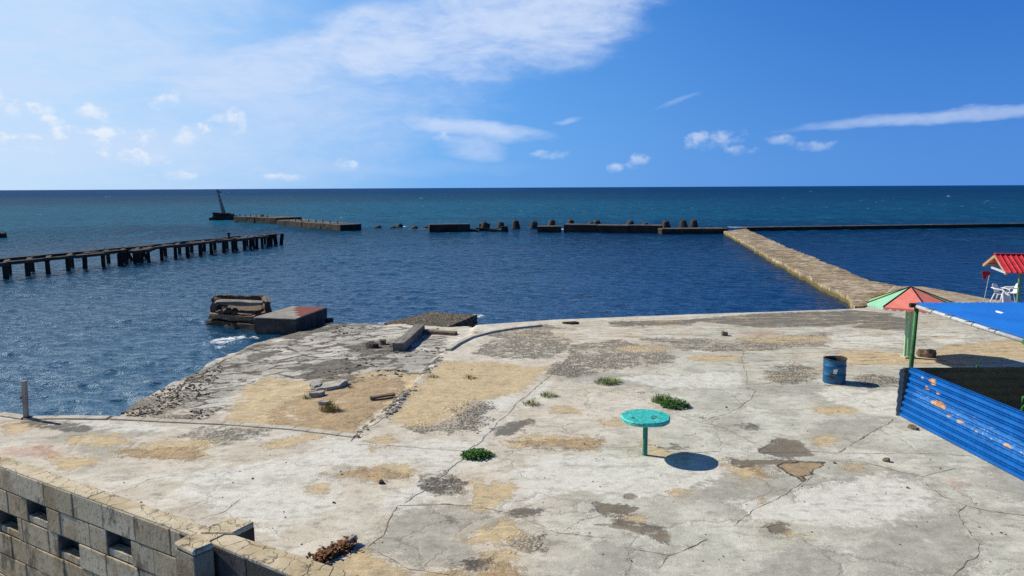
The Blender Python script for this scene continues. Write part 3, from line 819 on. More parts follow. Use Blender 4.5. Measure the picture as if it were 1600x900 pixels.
# ------------------------------------------------------------------ causeway across the water
m_cause, n = new_mat("eroded_causeway_stone")
pos = n.pos(); a = n.noise(pos, 0.5, 6, 0.65); b = n.noise(n.mapping(pos, scale=(1, 1.8, 1)), 2.0, 7, 0.72); f = n.noise(pos, 14, 4, 0.7)
c_ = n.mix(a.step(0.38, 0.62), (0.30, 0.22, 0.13), (0.44, 0.35, 0.245))
c_ = n.mix(b.step(0.49, 0.58, 0, 0.85), c_, (0.14, 0.095, 0.055)); c_ = n.mix(b.step(0.44, 0.36, 0, 0.5), c_, (0.64, 0.56, 0.46))
px_, py_, pz_ = n.xyz(pos)
c_ = n.mix(n.noise(pos, 0.35, 5, .7).step(.5, .62, 0, .6), c_, (.13, .095, .06)); c_ = n.mix(n.noise(n.mapping(pos, loc=(7, 3, 0)), 0.6, 6, .72).step(.55, .63, 0, .7), c_, (.56, .47, .36))
c_ = n.mix(pz_.step(-0.3, -0.48), c_, (0.12, 0.10, 0.035))
c_ = n.mix(f.step(0.55, 0.7, 0, 0.5), c_, (0.2, 0.15, 0.1))
n.principled(c_, 0.92, n.bump(b * 2 + f * 0.5, 0.8, 0.06), 0.15)
ZC = -0.20
cl = [(1131, 361), (1162, 377), (1203, 401), (1237, 418), (1275, 438), (1312, 455), (1327, 466), (1337, 480)]
cr = [(1166, 358), (1194, 370), (1225, 384), (1275, 404), (1312, 419), (1359, 439), (1400, 446), (1420, 462)]
cpoly = [at_z(x, y, ZC)[:2] for x, y in cl] + [at_z(x, y, ZC)[:2] for x, y in cr[::-1]]
cz = lambda P: ZC + 0.08 * (vnoise(P, 0.9, 31, 4) - 0.5) + 0.05 * (vnoise(P, 3.0, 41, 2) - 0.5)
cause, CV = sheet("causeway", rag(cpoly, 0.7, 0.16, 8), 0.22, cz, -1.2, m_cause, smooth=False)
tag(cause, 'long eroded tan stone causeway crossing the water to the far breakwater', 'causeway')

# ------------------------------------------------------------------ breakwater pieces
def wall_piece(name, label, cat, p1, p2, h, depth, mat=m_conc_dark, top=True, split=3.0, group=None, tops=None, end_px=None):
    """a straight run of breakwater: front waterline from pixel p1 to p2, going back `depth` metres"""
    a, b = at_z(*p1, SEA), at_z(*p2, SEA)
    d = (b - a); L = np.hypot(d[0], d[1]); d = d / L
    nr = np.array([-d[1], d[0], 0.0])
    if nr[1] < 0: nr = -nr
    root = empty(name, tuple((a + b) / 2)); tag(root, label, cat, group)
    k = max(1, round(L / split)); body = MB(); cap = MB()
    for i in range(k):
        s0, s1 = a + d * (L * i / k + 0.03), a + d * (L * (i + 1) / k - 0.03)
        hh = h * random.uniform(0.93, 1.03); off = nr * random.uniform(-0.06, 0.06)
        q = [s0 + off, s1 + off, s1 + nr * depth + off, s0 + nr * depth + off]
        j = lambda s_: np.array([random.uniform(-s_, s_) for _ in range(3)])
        body.prism([(*(x[:2]), SEA - 0.8) for x in q], [tuple(np.array([x[0], x[1], SEA + hh - 0.08]) + j(0.05)) for x in q])
        if top:
            cap.prism([(x[0], x[1], SEA + hh - 0.13) for x in q], [tuple(np.array([x[0], x[1], SEA + hh]) + j(0.03)) for x in q])
    loc = tuple((a + b) / 2)
    body.build("body", mat, root, local=loc, cuts=2, rough=0.035, bevel=0)
    if top:
        for q in range(len(cap.v)): cap.v[q] = (cap.v[q][0] + random.uniform(-.02, .02), cap.v[q][1] - 0.004, cap.v[q][2])
        cap.build("top_slab", m_conc_top, root, local=loc, bevel=0.02)
    return root, a, d, nr, L


rb, a, d, nr, L = wall_piece("breakwater", "longest left breakwater run with a row of iron stubs along its top", "breakwater", (433, 352), (532, 361), 0.88, 3.2)
for i in range(9):
    p = a + d * L * (0.06 + i * 0.108) + nr * 0.5; mb = MB(); mb.tube([(p[0], p[1], SEA + 0.75), (p[0] + random.uniform(-.05, .05), p[1], SEA + 1.3)], 0.07, 6)
    mb.build("post_stub", m_rust, rb, local=rb.location)
ra, a, d, nr, L = wall_piece("breakwater", "low cracked breakwater run between the leaning beacon and the longer run", "breakwater", (365, 347), (432, 350), 1.0, 5.0)
for i in range(6):
    p = a + d * L * (0.1 + i * 0.13) + nr * 0.5; mb = MB(); mb.tube([(p[0], p[1], SEA + 0.9), (p[0], p[1], SEA + 1.4)], 0.08, 6)
    mb.build("post_stub", m_rust, ra, local=ra.location)
wall_piece("breakwater", "short isolated breakwater block standing alone left of the stone cone row", "breakwater", (671, 363), (735, 362), 1.08, 2.2, split=8)
wall_piece("breakwater", "short breakwater block with a cone leaning on it, left of a narrow gap", "breakwater", (839, 363), (877, 363), 0.8, 2.4, split=6)
wall_piece("breakwater", "long middle breakwater run with three joints in its dark face", "breakwater", (881, 363), (1034, 364.5), 1.0, 2.4, split=4.2)
wall_piece("breakwater", "lower breakwater run that ends at the tan causeway", "breakwater", (1034, 366), (1139, 365), 0.66, 2.6, split=9)
wall_piece("breakwater", "long thin black sea wall running right of the causeway to the frame edge", "breakwater", (1166, 361), (1720, 353), 0.5, 1.2, split=12)

# low rubble ledge right of the isolated block
root = empty("rubble_ledge", tuple(at_z(763, 361, SEA))); tag(root, "low broken rubble ledge just above the water beside the isolated block", "rubble ledge")
for (x, y, w_, h_) in [(742, 361.5, 1.4, .2), (752, 361, 1.8, .35), (765, 361.5, 2.2, .25), (778, 362, 1.6, .3), (788, 362, .8, .65), (757, 358, 1.5, .7)]:
    p = at_z(x, y, SEA); mb = MB(); mb.box((p[0], p[1] + 0.7, SEA + h_ / 2 - 0.3), (w_, 1.5, h_ + 0.6), random.uniform(-.2, .2), 0.12)
    mb.build("chunk", m_conc_dark, root, local=root.location, cuts=1, rough=0.05)

# ---- concrete tetrapods behind the breakwater
def tetrapod_mesh():
    mb = MB(); dirs = [Vector((0, 0, 1))]
    for k in range(3):
        t = 2 * math.pi * k / 3; dirs.append(Vector((math.cos(t) * 0.943, math.sin(t) * 0.943, -0.333)))
    for q in dirs: mb.tube([q * 0.0, q * 0.55, q * 1.5, q * 1.58], [0.66, 0.63, 0.43, 0.30], 12)
    return mb
tetra0 = None
TET = [(757, 359, 345.5, 8, "stone cone with rusty hook standing on the rubble ledge"), (781, 356, 345.5, -4, "small cone right behind the rubble ledge end"),
       (807, 357, 343, 3, "upright free-standing cone, left of two in the open gap"), (832, 357, 344, -7, "cone leaning left in the open gap, right one of two"),
       (862, 357, 342, 14, "cone leaning right on the short breakwater block with white foam at its foot"), (891, 355, 342, 2, "upright cone behind the left end of the middle run"),
       (922, 354, 346, 40, "toppled low cone peeking over the middle run, first of its pair"), (938, 354, 342, 18, "steep pointed cone just right of the toppled low one"),
       (984, 354, 343, 32, "tilted cone alone behind the centre of the middle run"), (1007, 354, 346.5, 50, "lowest cone barely showing over the middle run"),
       (1040, 356, 343, -10, "broad cone where the middle run steps down to the lower run"), (1069, 356.5, 342.5, 3, "tall upright cone behind the lower run, left of a twin"),
       (1083, 355, 342, -3, "last cone nearest the causeway behind the lower run"), (408, 347, 334, 30, "dark cone on the far side of the beacon's breakwater run"),
       (589, 356, 351, 55, "first dark low lump off the end of the long left run"), (624, 355, 348, 22, "pointed lump with white water at its foot in the wide gap"),
       (613, 356, 352, 60, "small dark lump left of the pointed one in white water"), (646, 357, 351.5, 48, "wide low lump in the gap left of the isolated block"), (663, 356, 352.5, 58, "smallest dark lump touching the isolated block's left end")]
m_tet = worn("tetrapod_concrete", (0.045, 0.033, 0.026), (0.08, 0.06, 0.047), (0.024, 0.019, 0.016), scale=1.5, bump=0.6, bd=0.04, fine=15)
for i, (x, yb, yt, tilt, lab) in enumerate(TET):
    p = at_z(x, yb, SEA); top = at_y(x, yt, p[1])[2]
    if tetra0 is None:
        o = empty("tetrapod", (0, 0, 0)); tetrapod_mesh().build("body", m_tet, o, smooth=False, bevel=0)
        hk = MB(); hk.tube([(0.05, 0, 1.5), (0.06, 0, 1.74), (0.0, 0, 1.77), (-0.08, 0, 1.7)], 0.045, 6); hk.build("lifting_hook", m_rust, o); tetra0 = o
    else: o = copy_tree(tetra0)
    s_ = 1.0
    o.rotation_euler = (random.uniform(-.1, .1), R(tilt), random.uniform(0, 6.28)) if abs(tilt) < 20 else (random.uniform(-.1, .1), R(tilt), 0.4)
    reach = 1.58 * math.cos(R(tilt)) + 0.26 * abs(math.sin(R(tilt)))
    o.location = (p[0] - 0.9 * math.sin(R(tilt)), p[1], top - reach * s_ - .12)
    tag(o, lab, "tetrapod", "cone-shaped concrete sea defence blocks")

# ---- leaning beacon
bp = at_z(346, 344, SEA)
root = empty("beacon", (bp[0], bp[1], SEA)); tag(root, "leaning thin stone beacon pillar on a broken dark plinth in the sea", "beacon")
mb = MB(); mb.box((0.1, 1.5, 0.2), (4.0, 3, 1.0), 0.1, .15); mb.box((-0.3, 1.4, 0.95), (2.6, 2.2, 0.7), -0.1, .12); mb.box((1.3, 1.3, 0.8), (1.0, 1.8, .6), .2, .1); mb.box((-1.9, 1.0, 0.1), (1.2, 1.2, .6), .2, .1)
mb.build("plinth", m_conc_dark, root, cuts=2, rough=0.06)
top = at_y(339.5, 297.5, bp[1] + 1.5) - np.array([bp[0], bp[1], SEA])
mb = MB(); base = Vector((-0.05, 1.5, 1.1)); tv = Vector(top)
mb.tube([base, base.lerp(tv, .33), base.lerp(tv, .34), base.lerp(tv, .66), base.lerp(tv, .67), tv], [.42, .37, .33, .29, .26, .22], 8); mb.build("pillar", worn("beacon_stone", (0.26, 0.22, 0.18), (0.36, 0.31, 0.26), (0.12, 0.1, 0.08), scale=2.5), root)
mb = MB(); mb.bar(tv + Vector((-.15, 0, -.25)), tv + Vector((.75, 0, -.32)), .16, .2); mb.tube([tv, tv + Vector((0, 0, .2))], .2, 6); mb.build("lamp_bracket", m_rust, root)

# ---- ruined pier at left
pz = SEA + 1.22
A0, A1 = at_z(0, 408, pz), at_z(418, 366.5, pz)
dv = (A1 - A0); dv[2] = 0; LP = np.hypot(dv[0], dv[1]); dv /= LP
nv = np.array([-dv[1], dv[0], 0]);
if nv[0] > 0: nv = -nv                       # towards the far side (left)
WPIER = 2.5
def on_pier(px):
    """point of the front beam line seen in pixel column px"""
    dr = ray(px, 390); M = np.array([[dr[0], -dv[0]], [dr[1], -dv[1]]])
    t = np.linalg.solve(M, A0[:2]); return A0 + dv * t[1]
pier = empty("pier", tuple(A0)); tag(pier, "long ruined dark pier with open deck beams on rows of piles", "pier")
S0 = A0 - dv * 12
for off, nm in ((0, "front"), (WPIER, "rear")):
    mb = MB(); k = 16
    for i in range(k):
        p, q = S0 + dv * (LP + 12) * i / k + nv * off, S0 + dv * (LP + 12) * (i + 1) / k + nv * off
        if off and i == k - 1: q = q - dv * 1.2
        e = random.uniform(-.03, .03)
        mb.bar((p[0], p[1], pz - .2 + e), (q[0] - dv[0] * .02, q[1] - dv[1] * .02, pz - .2 + e + random.uniform(-.02, .02)), .40, .21)
    mb.build("deck_beam", m_beam, pier, local=pier.location, cuts=1, rough=0.03)
PXS = [-60, -25, 5, 40, 72, 104, 131, 160, 187, 211, 231, 252, 274, 293, 313, 330, 350, 364, 382, 392, 402, 410]
mbc = MB()
rearA = A0 + nv * WPIER
def on_rear(px):
    dr = ray(px, 390); M = np.array([[dr[0], -dv[0]], [dr[1], -dv[1]]])
    t = np.linalg.solve(M, rearA[:2]); return rearA + dv * t[1]
SKIP = {72, 131, 231, 402}
for i, x in enumerate(PXS):
    p = on_pier(x)
    big = x in (187, 211)
    r0 = 0.16 if big else random.uniform(.10, .13)
    q = on_rear(x + random.uniform(4, 9) * (1 if x < 240 else .8))
    for c, rear in ((p, False), (q, True)):
        if rear and x in SKIP: continue
        mb = MB()
        mb.bar((c[0] + random.uniform(-.03, .03), c[1], SEA - .8), (c[0], c[1], pz - .36), r0 * 2, r0 * 2)
        if big or (not rear and random.random() < .12): mb.bar((c[0] + dv[0] * .9, c[1] + dv[1] * .9, SEA - .6), (c[0] + dv[0] * .12, c[1] + dv[1] * .12, pz - .4), .2, .2)
        mb.build("pile", m_pile, pier, local=pier.location, cuts=1, rough=.015)
    mbc.bar((p[0], p[1], pz - .26), (q[0], q[1], pz - .26), .3, .22)
    if random.random() < .5:
        u = random.uniform(.2, .8); c = p + (q - p) * u; e_ = c + dv * random.uniform(1, 2.2); mbc.bar((c[0], c[1], pz - .12), (e_[0], e_[1], pz - .14), random.uniform(.3, .9), .10)
mbc.build("crossbeam", m_beam, pier, local=pier.location)
c = on_pier(205); mb = MB(); mb.box((c[0] - nv[0] * .9, c[1] - nv[1] * .9, pz - .2), (1.7, .6, .2), math.atan2(dv[1], dv[0]), .04); mb.build("landing_slab", m_beam, pier, local=pier.location, bevel=.02)
c = on_pier(375) + nv * 1.2; mb = MB(); mb.tube([(c[0], c[1], pz - .2), (c[0], c[1], pz + .42)], .10, 6); mb.box((c[0], c[1], pz + .33), (.32, .2, .10)); mb.build("mooring_post", m_pile, pier, local=pier.location)
for (x, dx_, lab) in [(421, .05, "thick broken pile just past the pier's end"), (433, -.25, "left prong of two split piles standing beyond the pier"), (438, .25, "right prong of two split piles standing beyond the pier")]:
    p = at_z(x, 382, SEA); t = at_z(x, 382, SEA); mb = MB(); h_ = 1.15
    mb.bar((p[0], p[1], SEA - .8), (p[0] + dx_, p[1], SEA + h_), .5 if x == 421 else .32, .5 if x == 421 else .32)
    o = mb.build("broken_pile", m_pile, None, cuts=1, rough=.04); tag(o, lab, "pile", "broken piles off the pier end")

# rock at the left edge
def rock(name, p, s, mat, label, cat, group=None, seed=0, flat=0.7, sub=2):
    r_ = random.Random(seed); bm = bmesh.new(); bmesh.ops.create_icosphere(bm, subdivisions=sub, radius=1.0)
    ax = [r_.uniform(-1, 1) for _ in range(6)]
    for v_ in bm.verts:
        f_ = 1 + .22 * math.sin(3 * v_.co.x + ax[0] * 5) * math.cos(2.5 * v_.co.y + ax[1] * 5) + r_.uniform(-.10, .10)
        v_.co = Vector((v_.co.x * s[0] * f_, v_.co.y * s[1] * f_, max(-0.55, min(.62, v_.co.z)) * s[2] * f_))
    me_ = bpy.data.meshes.new(name); bm.to_mesh(me_); bm.free(); me_.materials.append(mat)
    o = bpy.data.objects.new(name, me_); COL.objects.link(o); o.location = tuple(p); o.rotation_euler[2] = r_.uniform(0, 6.28)
    tag(o, label, cat, group); return o
p = at_z(-4, 371, SEA); rock("rock", (p[0], p[1], SEA + .1), (1.1, .9, .8), m_conc_dark, "dark rock in the open sea at the left frame edge", "rock", seed=1)

# ------------------------------------------------------------------ blocks at the water's edge
def quad_block(name, label, cat, top_px, zt, zb, mat, spread=0.0, tops=None, parent=None, bevel=0.02, cuts=2, rough=0.012, ztops=None):
    T = [at_z(x, y, (ztops[i] if ztops else zt)) for i, (x, y) in enumerate(top_px)]; c = sum(T) / len(T)
    B = [np.array([*(c[:2] + (t[:2] - c[:2]) * (1 + spread)), zb]) for t in T]
    mb = MB(); mb.prism(B, T); o = mb.build(name, mat, parent, cuts=cuts, rough=rough)
    if label: tag(o, label, cat)
    return o, T
root = empty("concrete_block"); o, T = quad_block("body", None, None, [(396, 498), (462, 500.5), (511, 482.5), (456, 480.5)], 0.02, -1.0, m_blockd, spread=-0.04, parent=root)
tag(root, "big grey concrete block with faded red paint on its flat top at the water's edge", "concrete block")
T = [np.array(t) for t in T]
def bl(u, v_, dz): p = (T[0] * (1 - u) + T[1] * u) * (1 - v_) + (T[3] * (1 - u) + T[2] * u) * v_; return (p[0], p[1], p[2] + dz)
mb = MB(); Q = [bl(.0, .0, 0.012), bl(1.0, .0, 0.012), bl(1.0, 1.0, 0.012), bl(.0, 1.0, 0.012)]; mb.prism(Q, [(a_, b_, c_ + .05) for a_, b_, c_ in Q]); mb.build("top_slab", m_blockc, root, bevel=.012)
mb = MB(); ou = [(.98, .16), (.985, .985), (.20, .985), (.24, .80), (.42, .74), (.40, .62), (.62, .58), (.60, .44), (.78, .40), (.76, .26), (.9, .24)]
Q = [bl(u, v_, .066) for u, v_ in ou]; mb.prism(Q, [(a_, b_, c_ + .004) for a_, b_, c_ in Q]); mb.build("red_paint_patch", m_redpaint, root)

root = empty("ruined_block"); tag(root, "broken masonry block with a hollow brick corner standing in the water", "masonry ruin")
c0 = at_z(365, 508, SEA); D0 = c0[1]
def rb_(px, py, z): return at_z(px, py, z)
mb = MB()
low = [(323, 507), (398, 517), (418, 506), (412, 492), (340, 488)]
mb.prism([rb_(x, y, SEA)*np.array([1,1,0]) + np.array([0,0,-1.2]) for x, y in low], [rb_(x, y, -.42) for x, y in [(323, 500), (398, 509), (420, 498), (412, 485), (340, 482)]])
mb.build("footing", m_conc_dark, root, cuts=3, rough=.05)
mb = MB(); core = [(334, 489), (396, 493), (412, 484), (408, 477), (342, 476)]
mb.prism([rb_(x, y, -.3) - np.array([0, 0, .4]) for x, y in core], [rb_(x, y, -.02) for x, y in [(336, 487), (392, 491), (410, 482), (408, 476), (342, 475)]]); mb.build("core", m_brick, root, cuts=3, rough=.05)
mb = MB(); led = [(327, 490), (395, 495), (418, 485), (408, 480), (338, 480)]
mb.prism([rb_(x, y, -.12) - np.array([0, 0, .22]) for x, y in led], [rb_(x, y, -.1) for x, y in led]); mb.build("ledge_slab", m_stone, root, cuts=3, rough=.045)
mb = MB(); wl = [(329, 483), (331, 478), (338, 474.5), (346, 473.5), (360, 473.5), (380, 473.5), (409, 473.5), (414, 483)]
for i in range(len(wl) - 1):
    a_, b_ = rb_(*wl[i], .3 if False else -.1), rb_(*wl[i + 1], -.1)
    a_ = at_z(wl[i][0], wl[i][1] + 5, -.1); b_ = at_z(wl[i + 1][0], wl[i + 1][1] + 5, -.1)
    hh = [.30, .44, .5, .5, .47, .47, .44][i] + random.uniform(-.02, .02)
    dd = (b_ - a_)[:2]; dd = dd / max(np.hypot(*dd), 1e-6); nn = np.array([-dd[1], dd[0]]) * .26
    if nn[1] < 0: nn = -nn
    mb.prism([(a_[0], a_[1], -.2), (b_[0], b_[1], -.2), (b_[0] + nn[0], b_[1] + nn[1], -.2), (a_[0] + nn[0], a_[1] + nn[1], -.2)],
             [(a_[0], a_[1], -.1 + hh), (b_[0], b_[1], -.1 + hh), (b_[0] + nn[0], b_[1] + nn[1], -.1 + hh), (a_[0] + nn[0], a_[1] + nn[1], -.1 + hh)])
mb.build("brick_wall", m_brick, root, cuts=3, rough=.035)
mb = MB(); P_ = [at_z(x, y, .42) for x, y in [(332, 474.5), (340, 472.3), (409, 472.6), (413, 469), (345, 467.6), (337, 470)]]; mb.prism([q - np.array([0, 0, .13]) for q in P_], P_); mb.build("coping", worn("brown_grey_coping", (0.20, 0.165, 0.125), (0.29, 0.25, 0.20), (.10, .08, .06), scale=3, bump=.7, bd=.03), root, cuts=3, rough=.035)
for i in range(16):
    mb = MB(); q = at_z(random.uniform(340, 388), random.uniform(480, 490), -.05); mb.box((q[0], q[1], -.06 + random.uniform(0, .06)), (random.uniform(.1, .3), random.uniform(.1, .25), random.uniform(.08, .2)), random.uniform(0, 3), .03)
    mb.build("loose_brick", m_brick, root, rough=.01)
mb = MB(); q = at_z(398, 494, -.1); mb.box((q[0], q[1], -.45), (.4, .4, .45), .3, .04); mb.build("end_pier", m_blockd, root, cuts=1, rough=.02)

o, _ = quad_block("aggregate_slab", "tilted dark slab of coarse pebble concrete lying at the waterline", "concrete slab", [(600, 505), (702, 510.5), (746, 491.5), (672, 487)], -.2, -.9, m_gravel, cuts=3, rough=.02, ztops=[-.40, -.16, .02, -.2])

# L-shaped kerb remnant
root = empty("kerb_corner"); tag(root, "raised L-shaped concrete kerb remnant between the pebble slab and the sand", "kerb")
def kerb(mb, px1, px2, wd, hgt):
    a_, b_ = on_ground(*px1), on_ground(*px2)
    z_ = min(a_[2], b_[2]); mb.bar((a_[0], a_[1], z_ + hgt / 2 - .08), (b_[0], b_[1], z_ + hgt / 2 - .08), wd, hgt + .12)
m_kerbw = worn('weathered_kerb', (0.17, 0.15, 0.125), (0.25, 0.225, 0.19), (.09, .08, .065), scale=3, bump=.6)
mb = MB(); kerb(mb, (622, 549), (656, 520), .36, .34); mb.build("long_arm", m_kerbw, root, cuts=2, rough=.012)
mb = MB(); kerb(mb, (658, 521), (712, 523), .30, .16); mb.build("short_arm", m_stone, root, cuts=2, rough=.012)
# low curved kerb
mb = MB(); q = [on_ground(x, y) for x, y in [(700, 548), (715, 538), (735, 528), (765, 520), (800, 514), (846, 509)]]
for i in range(len(q) - 1):
    mb.bar((q[i][0], q[i][1], -.01), (q[i + 1][0], q[i + 1][1], -.01), .2, .15)
o = mb.build("curved_kerb", m_strip, None, bevel=.012); tag(o, "low pale kerb curving along the terrace edge above the pebble slab", "kerb")

# ------------------------------------------------------------------ loose stones and debris
def slab_chunk(px, py, sx, sy, h, label, cat, mat=m_slabg, rz=None, group=None, tilt=0.0, name="slab_chunk"):
    p = on_ground(px, py); r_ = random.Random(px * 7 + py); k = 7
    ou = [(sx / 2 * r_.uniform(.7, 1.1) * math.cos(2 * math.pi * i / k), sy / 2 * r_.uniform(.7, 1.1) * math.sin(2 * math.pi * i / k)) for i in range(k)]
    mb = MB(); mb.prism([(x, y, -.05) for x, y in ou], [(x * .97, y * .97, h + x * tilt) for x, y in ou]); o = mb.build(name, mat, None, cuts=1, rough=min(.02, h * .15))
    o.location = tuple(p); o.rotation_euler[2] = rz if rz is not None else r_.uniform(0, 6); tag(o, label, cat, group); return o
slab_chunk(515, 606, 1.0, .8, .10, "largest broken grey slab lying on the sand hollow", "slab", rz=.3, tilt=.12)
slab_chunk(494, 605, .35, .8, .13, "narrow upright-edged slab piece left of the largest broken slab", "slab", tilt=-.1, rz=.2)
slab_chunk(496, 619, .45, .3, .12, "small white slab piece at the near foot of the broken slab heap", "slab", rz=.4)
slab_chunk(506, 632, .35, .22, .08, "pale stone chip beside the largest dry grass clump in the sand", "stone", rz=.2)
slab_chunk(533, 601, .4, .3, .12, "small grey slab piece at the right tip of the broken slab heap", "slab")
slab_chunk(582, 543, .6, .4, .16, "dark flat stone left of the L-shaped kerb", "stone", mat=m_blockd)
slab_chunk(598, 538, .3, .3, .16, "small brown stone left of the L-shaped kerb end", "stone", mat=m_stone)
slab_chunk(893, 506, .75, .3, .08, "dark flat slab lying near the seaward terrace edge", "slab", mat=m_blockd, rz=0.0)
slab_chunk(1426, 669, .32, .22, .05, "flat tan stone chip in front of the blue fence corner", "stone", mat=m_stone)
slab_chunk(515, 500, .5, .35, .12, "wet dark stone at the right foot of the big grey block", "stone", mat=m_conc_dark)
mb = MB(); a_, b_ = on_ground(578, 625), on_ground(617, 620); mb.bar((a_[0], a_[1], a_[2] + .05), (b_[0], b_[1], b_[2] + .07), .14, .05)
o = mb.build("plank", m_plank, None, cuts=2, rough=.008); tag(o, "thin dark driftwood plank lying on the brown sand", "plank")
g_ = on_ground(1449, 557); rock("rock", (g_[0], g_[1], .1), (.27, .2, .21), m_stone, "brown boulder on the terrace beside the green shelter post", "rock", seed=5)
g_ = on_ground(1132, 524); rock("rock", (g_[0], g_[1], .06), (.13, .11, .14), m_stone, "small round stone alone on the pale terrace near its sea edge", "rock", seed=6)
g_ = on_ground(596, 755); rock("rock", (g_[0], g_[1], .02), (.06, .05, .05), m_conc_dark, "fist-sized dark stone near the sand streak on the terrace", "rock", seed=9)
g_ = on_ground(1385, 721); rock("rock", (g_[0], g_[1], .03), (.07, .06, .06), m_stone, "small rusty lump below the blue fence panel", "rock", seed=10)
def scatter(name, label, polys, k, s0, s1, mat, seed, flat=.45):
    r_ = random.Random(seed); mb = MB(); done = 0
    polys = [np.array(G(p)) for p in polys]; ar = [abs(sum(p[i][0] * p[(i + 1) % len(p)][1] - p[(i + 1) % len(p)][0] * p[i][1] for i in range(len(p)))) for p in polys]
    while done < k:
        p = r_.choices(polys, ar)[0]; lo, hi = p.min(0), p.max(0); q = np.array([[r_.uniform(lo[0], hi[0]), r_.uniform(lo[1], hi[1])]])
        if not inside(q, p)[0] or vnoise(q, 1.1, seed, 3)[0] < .45: continue
        z_ = float(height(q)[0]); s_ = s0 + (s1 - s0) * r_.random() ** 2.2; m_ = r_.randint(4, 6); a0 = r_.uniform(0, 6)
        ou = [(s_ * r_.uniform(.6, 1.1) * math.cos(a0 + 2 * math.pi * i / m_), s_ * .75 * r_.uniform(.6, 1.1) * math.sin(a0 + 2 * math.pi * i / m_)) for i in range(m_)]
        h_ = s_ * flat * r_.uniform(.5, 1.3); tx, ty = r_.uniform(-.25, .25), r_.uniform(-.25, .25)
        mb.prism([(q[0][0] + x, q[0][1] + y, z_ - .03) for x, y in ou], [(q[0][0] + x * .85, q[0][1] + y * .85, z_ + h_ + x * tx + y * ty) for x, y in ou]); done += 1
    o = mb.build(name, mat, None); tag(o, label, name, kind='stuff')
m_rubd = worn("dark_rubble", (0.11, 0.088, 0.066), (0.22, 0.185, 0.145), (.05, .04, .03), scale=2.5, bump=.5)
m_rubl = worn("pale_rubble", (0.30, 0.265, 0.215), (0.44, 0.40, 0.34), (.12, .10, .08), scale=2.5, bump=.5)
scatter("rubble", "dark broken rubble strewn over the cracked apron above the sand hollow", [[(430, 578), (500, 560), (650, 562), (655, 585), (560, 596), (500, 602), (440, 592)], [(520, 545), (690, 530), (690, 552), (640, 566), (540, 562)], [(400, 548), (520, 510), (600, 512), (560, 530), (440, 552)]], 330, .02, .10, m_rubd, 3, .28)
scatter("rubble", "pale concrete crumbs along the diagonal broken slab edge", [[(548, 684), (600, 640), (650, 592), (690, 548), (700, 552), (660, 598), (612, 650), (562, 690)]], 260, .02, .09, m_rubl, 5)
scatter("pebbles", "dark pebbles washed up along the left sea edge of the apron", [[(176, 652), (205, 636), (262, 606), (345, 566), (350, 580), (330, 606), (345, 640), (320, 655), (250, 656)]], 700, .015, .06, m_rubd, 7, .6)
scatter("pebbles", "pale shell pebbles on the sandy joint corner", [[(690, 662), (730, 640), (775, 655), (740, 684), (670, 676)], [(700, 640), (760, 620), (780, 640), (720, 655)]], 500, .01, .028, m_rubl, 8, .6)
LOOSE = MB()
for i in range(260):
    x = random.uniform(190, 1580); y = random.uniform(520, 890)
    if 380 < x < 660 and y > 585 and y < 680 and random.random() < .3: continue
    p = on_ground(x, y)
    if y < 700 and x < 200: continue
    s_ = random.uniform(.006, .017) * (1.9 if random.random() < .08 else 1)
    LOOSE.box((p[0], p[1], p[2] + s_ * .3), (s_ * 1.5, s_, s_ * .9), random.uniform(0, 3), s_ * .25)
o = LOOSE.build("gravel", m_stone, None); tag(o, "scattered small stones and crumbs over the terrace", "gravel", kind='stuff')

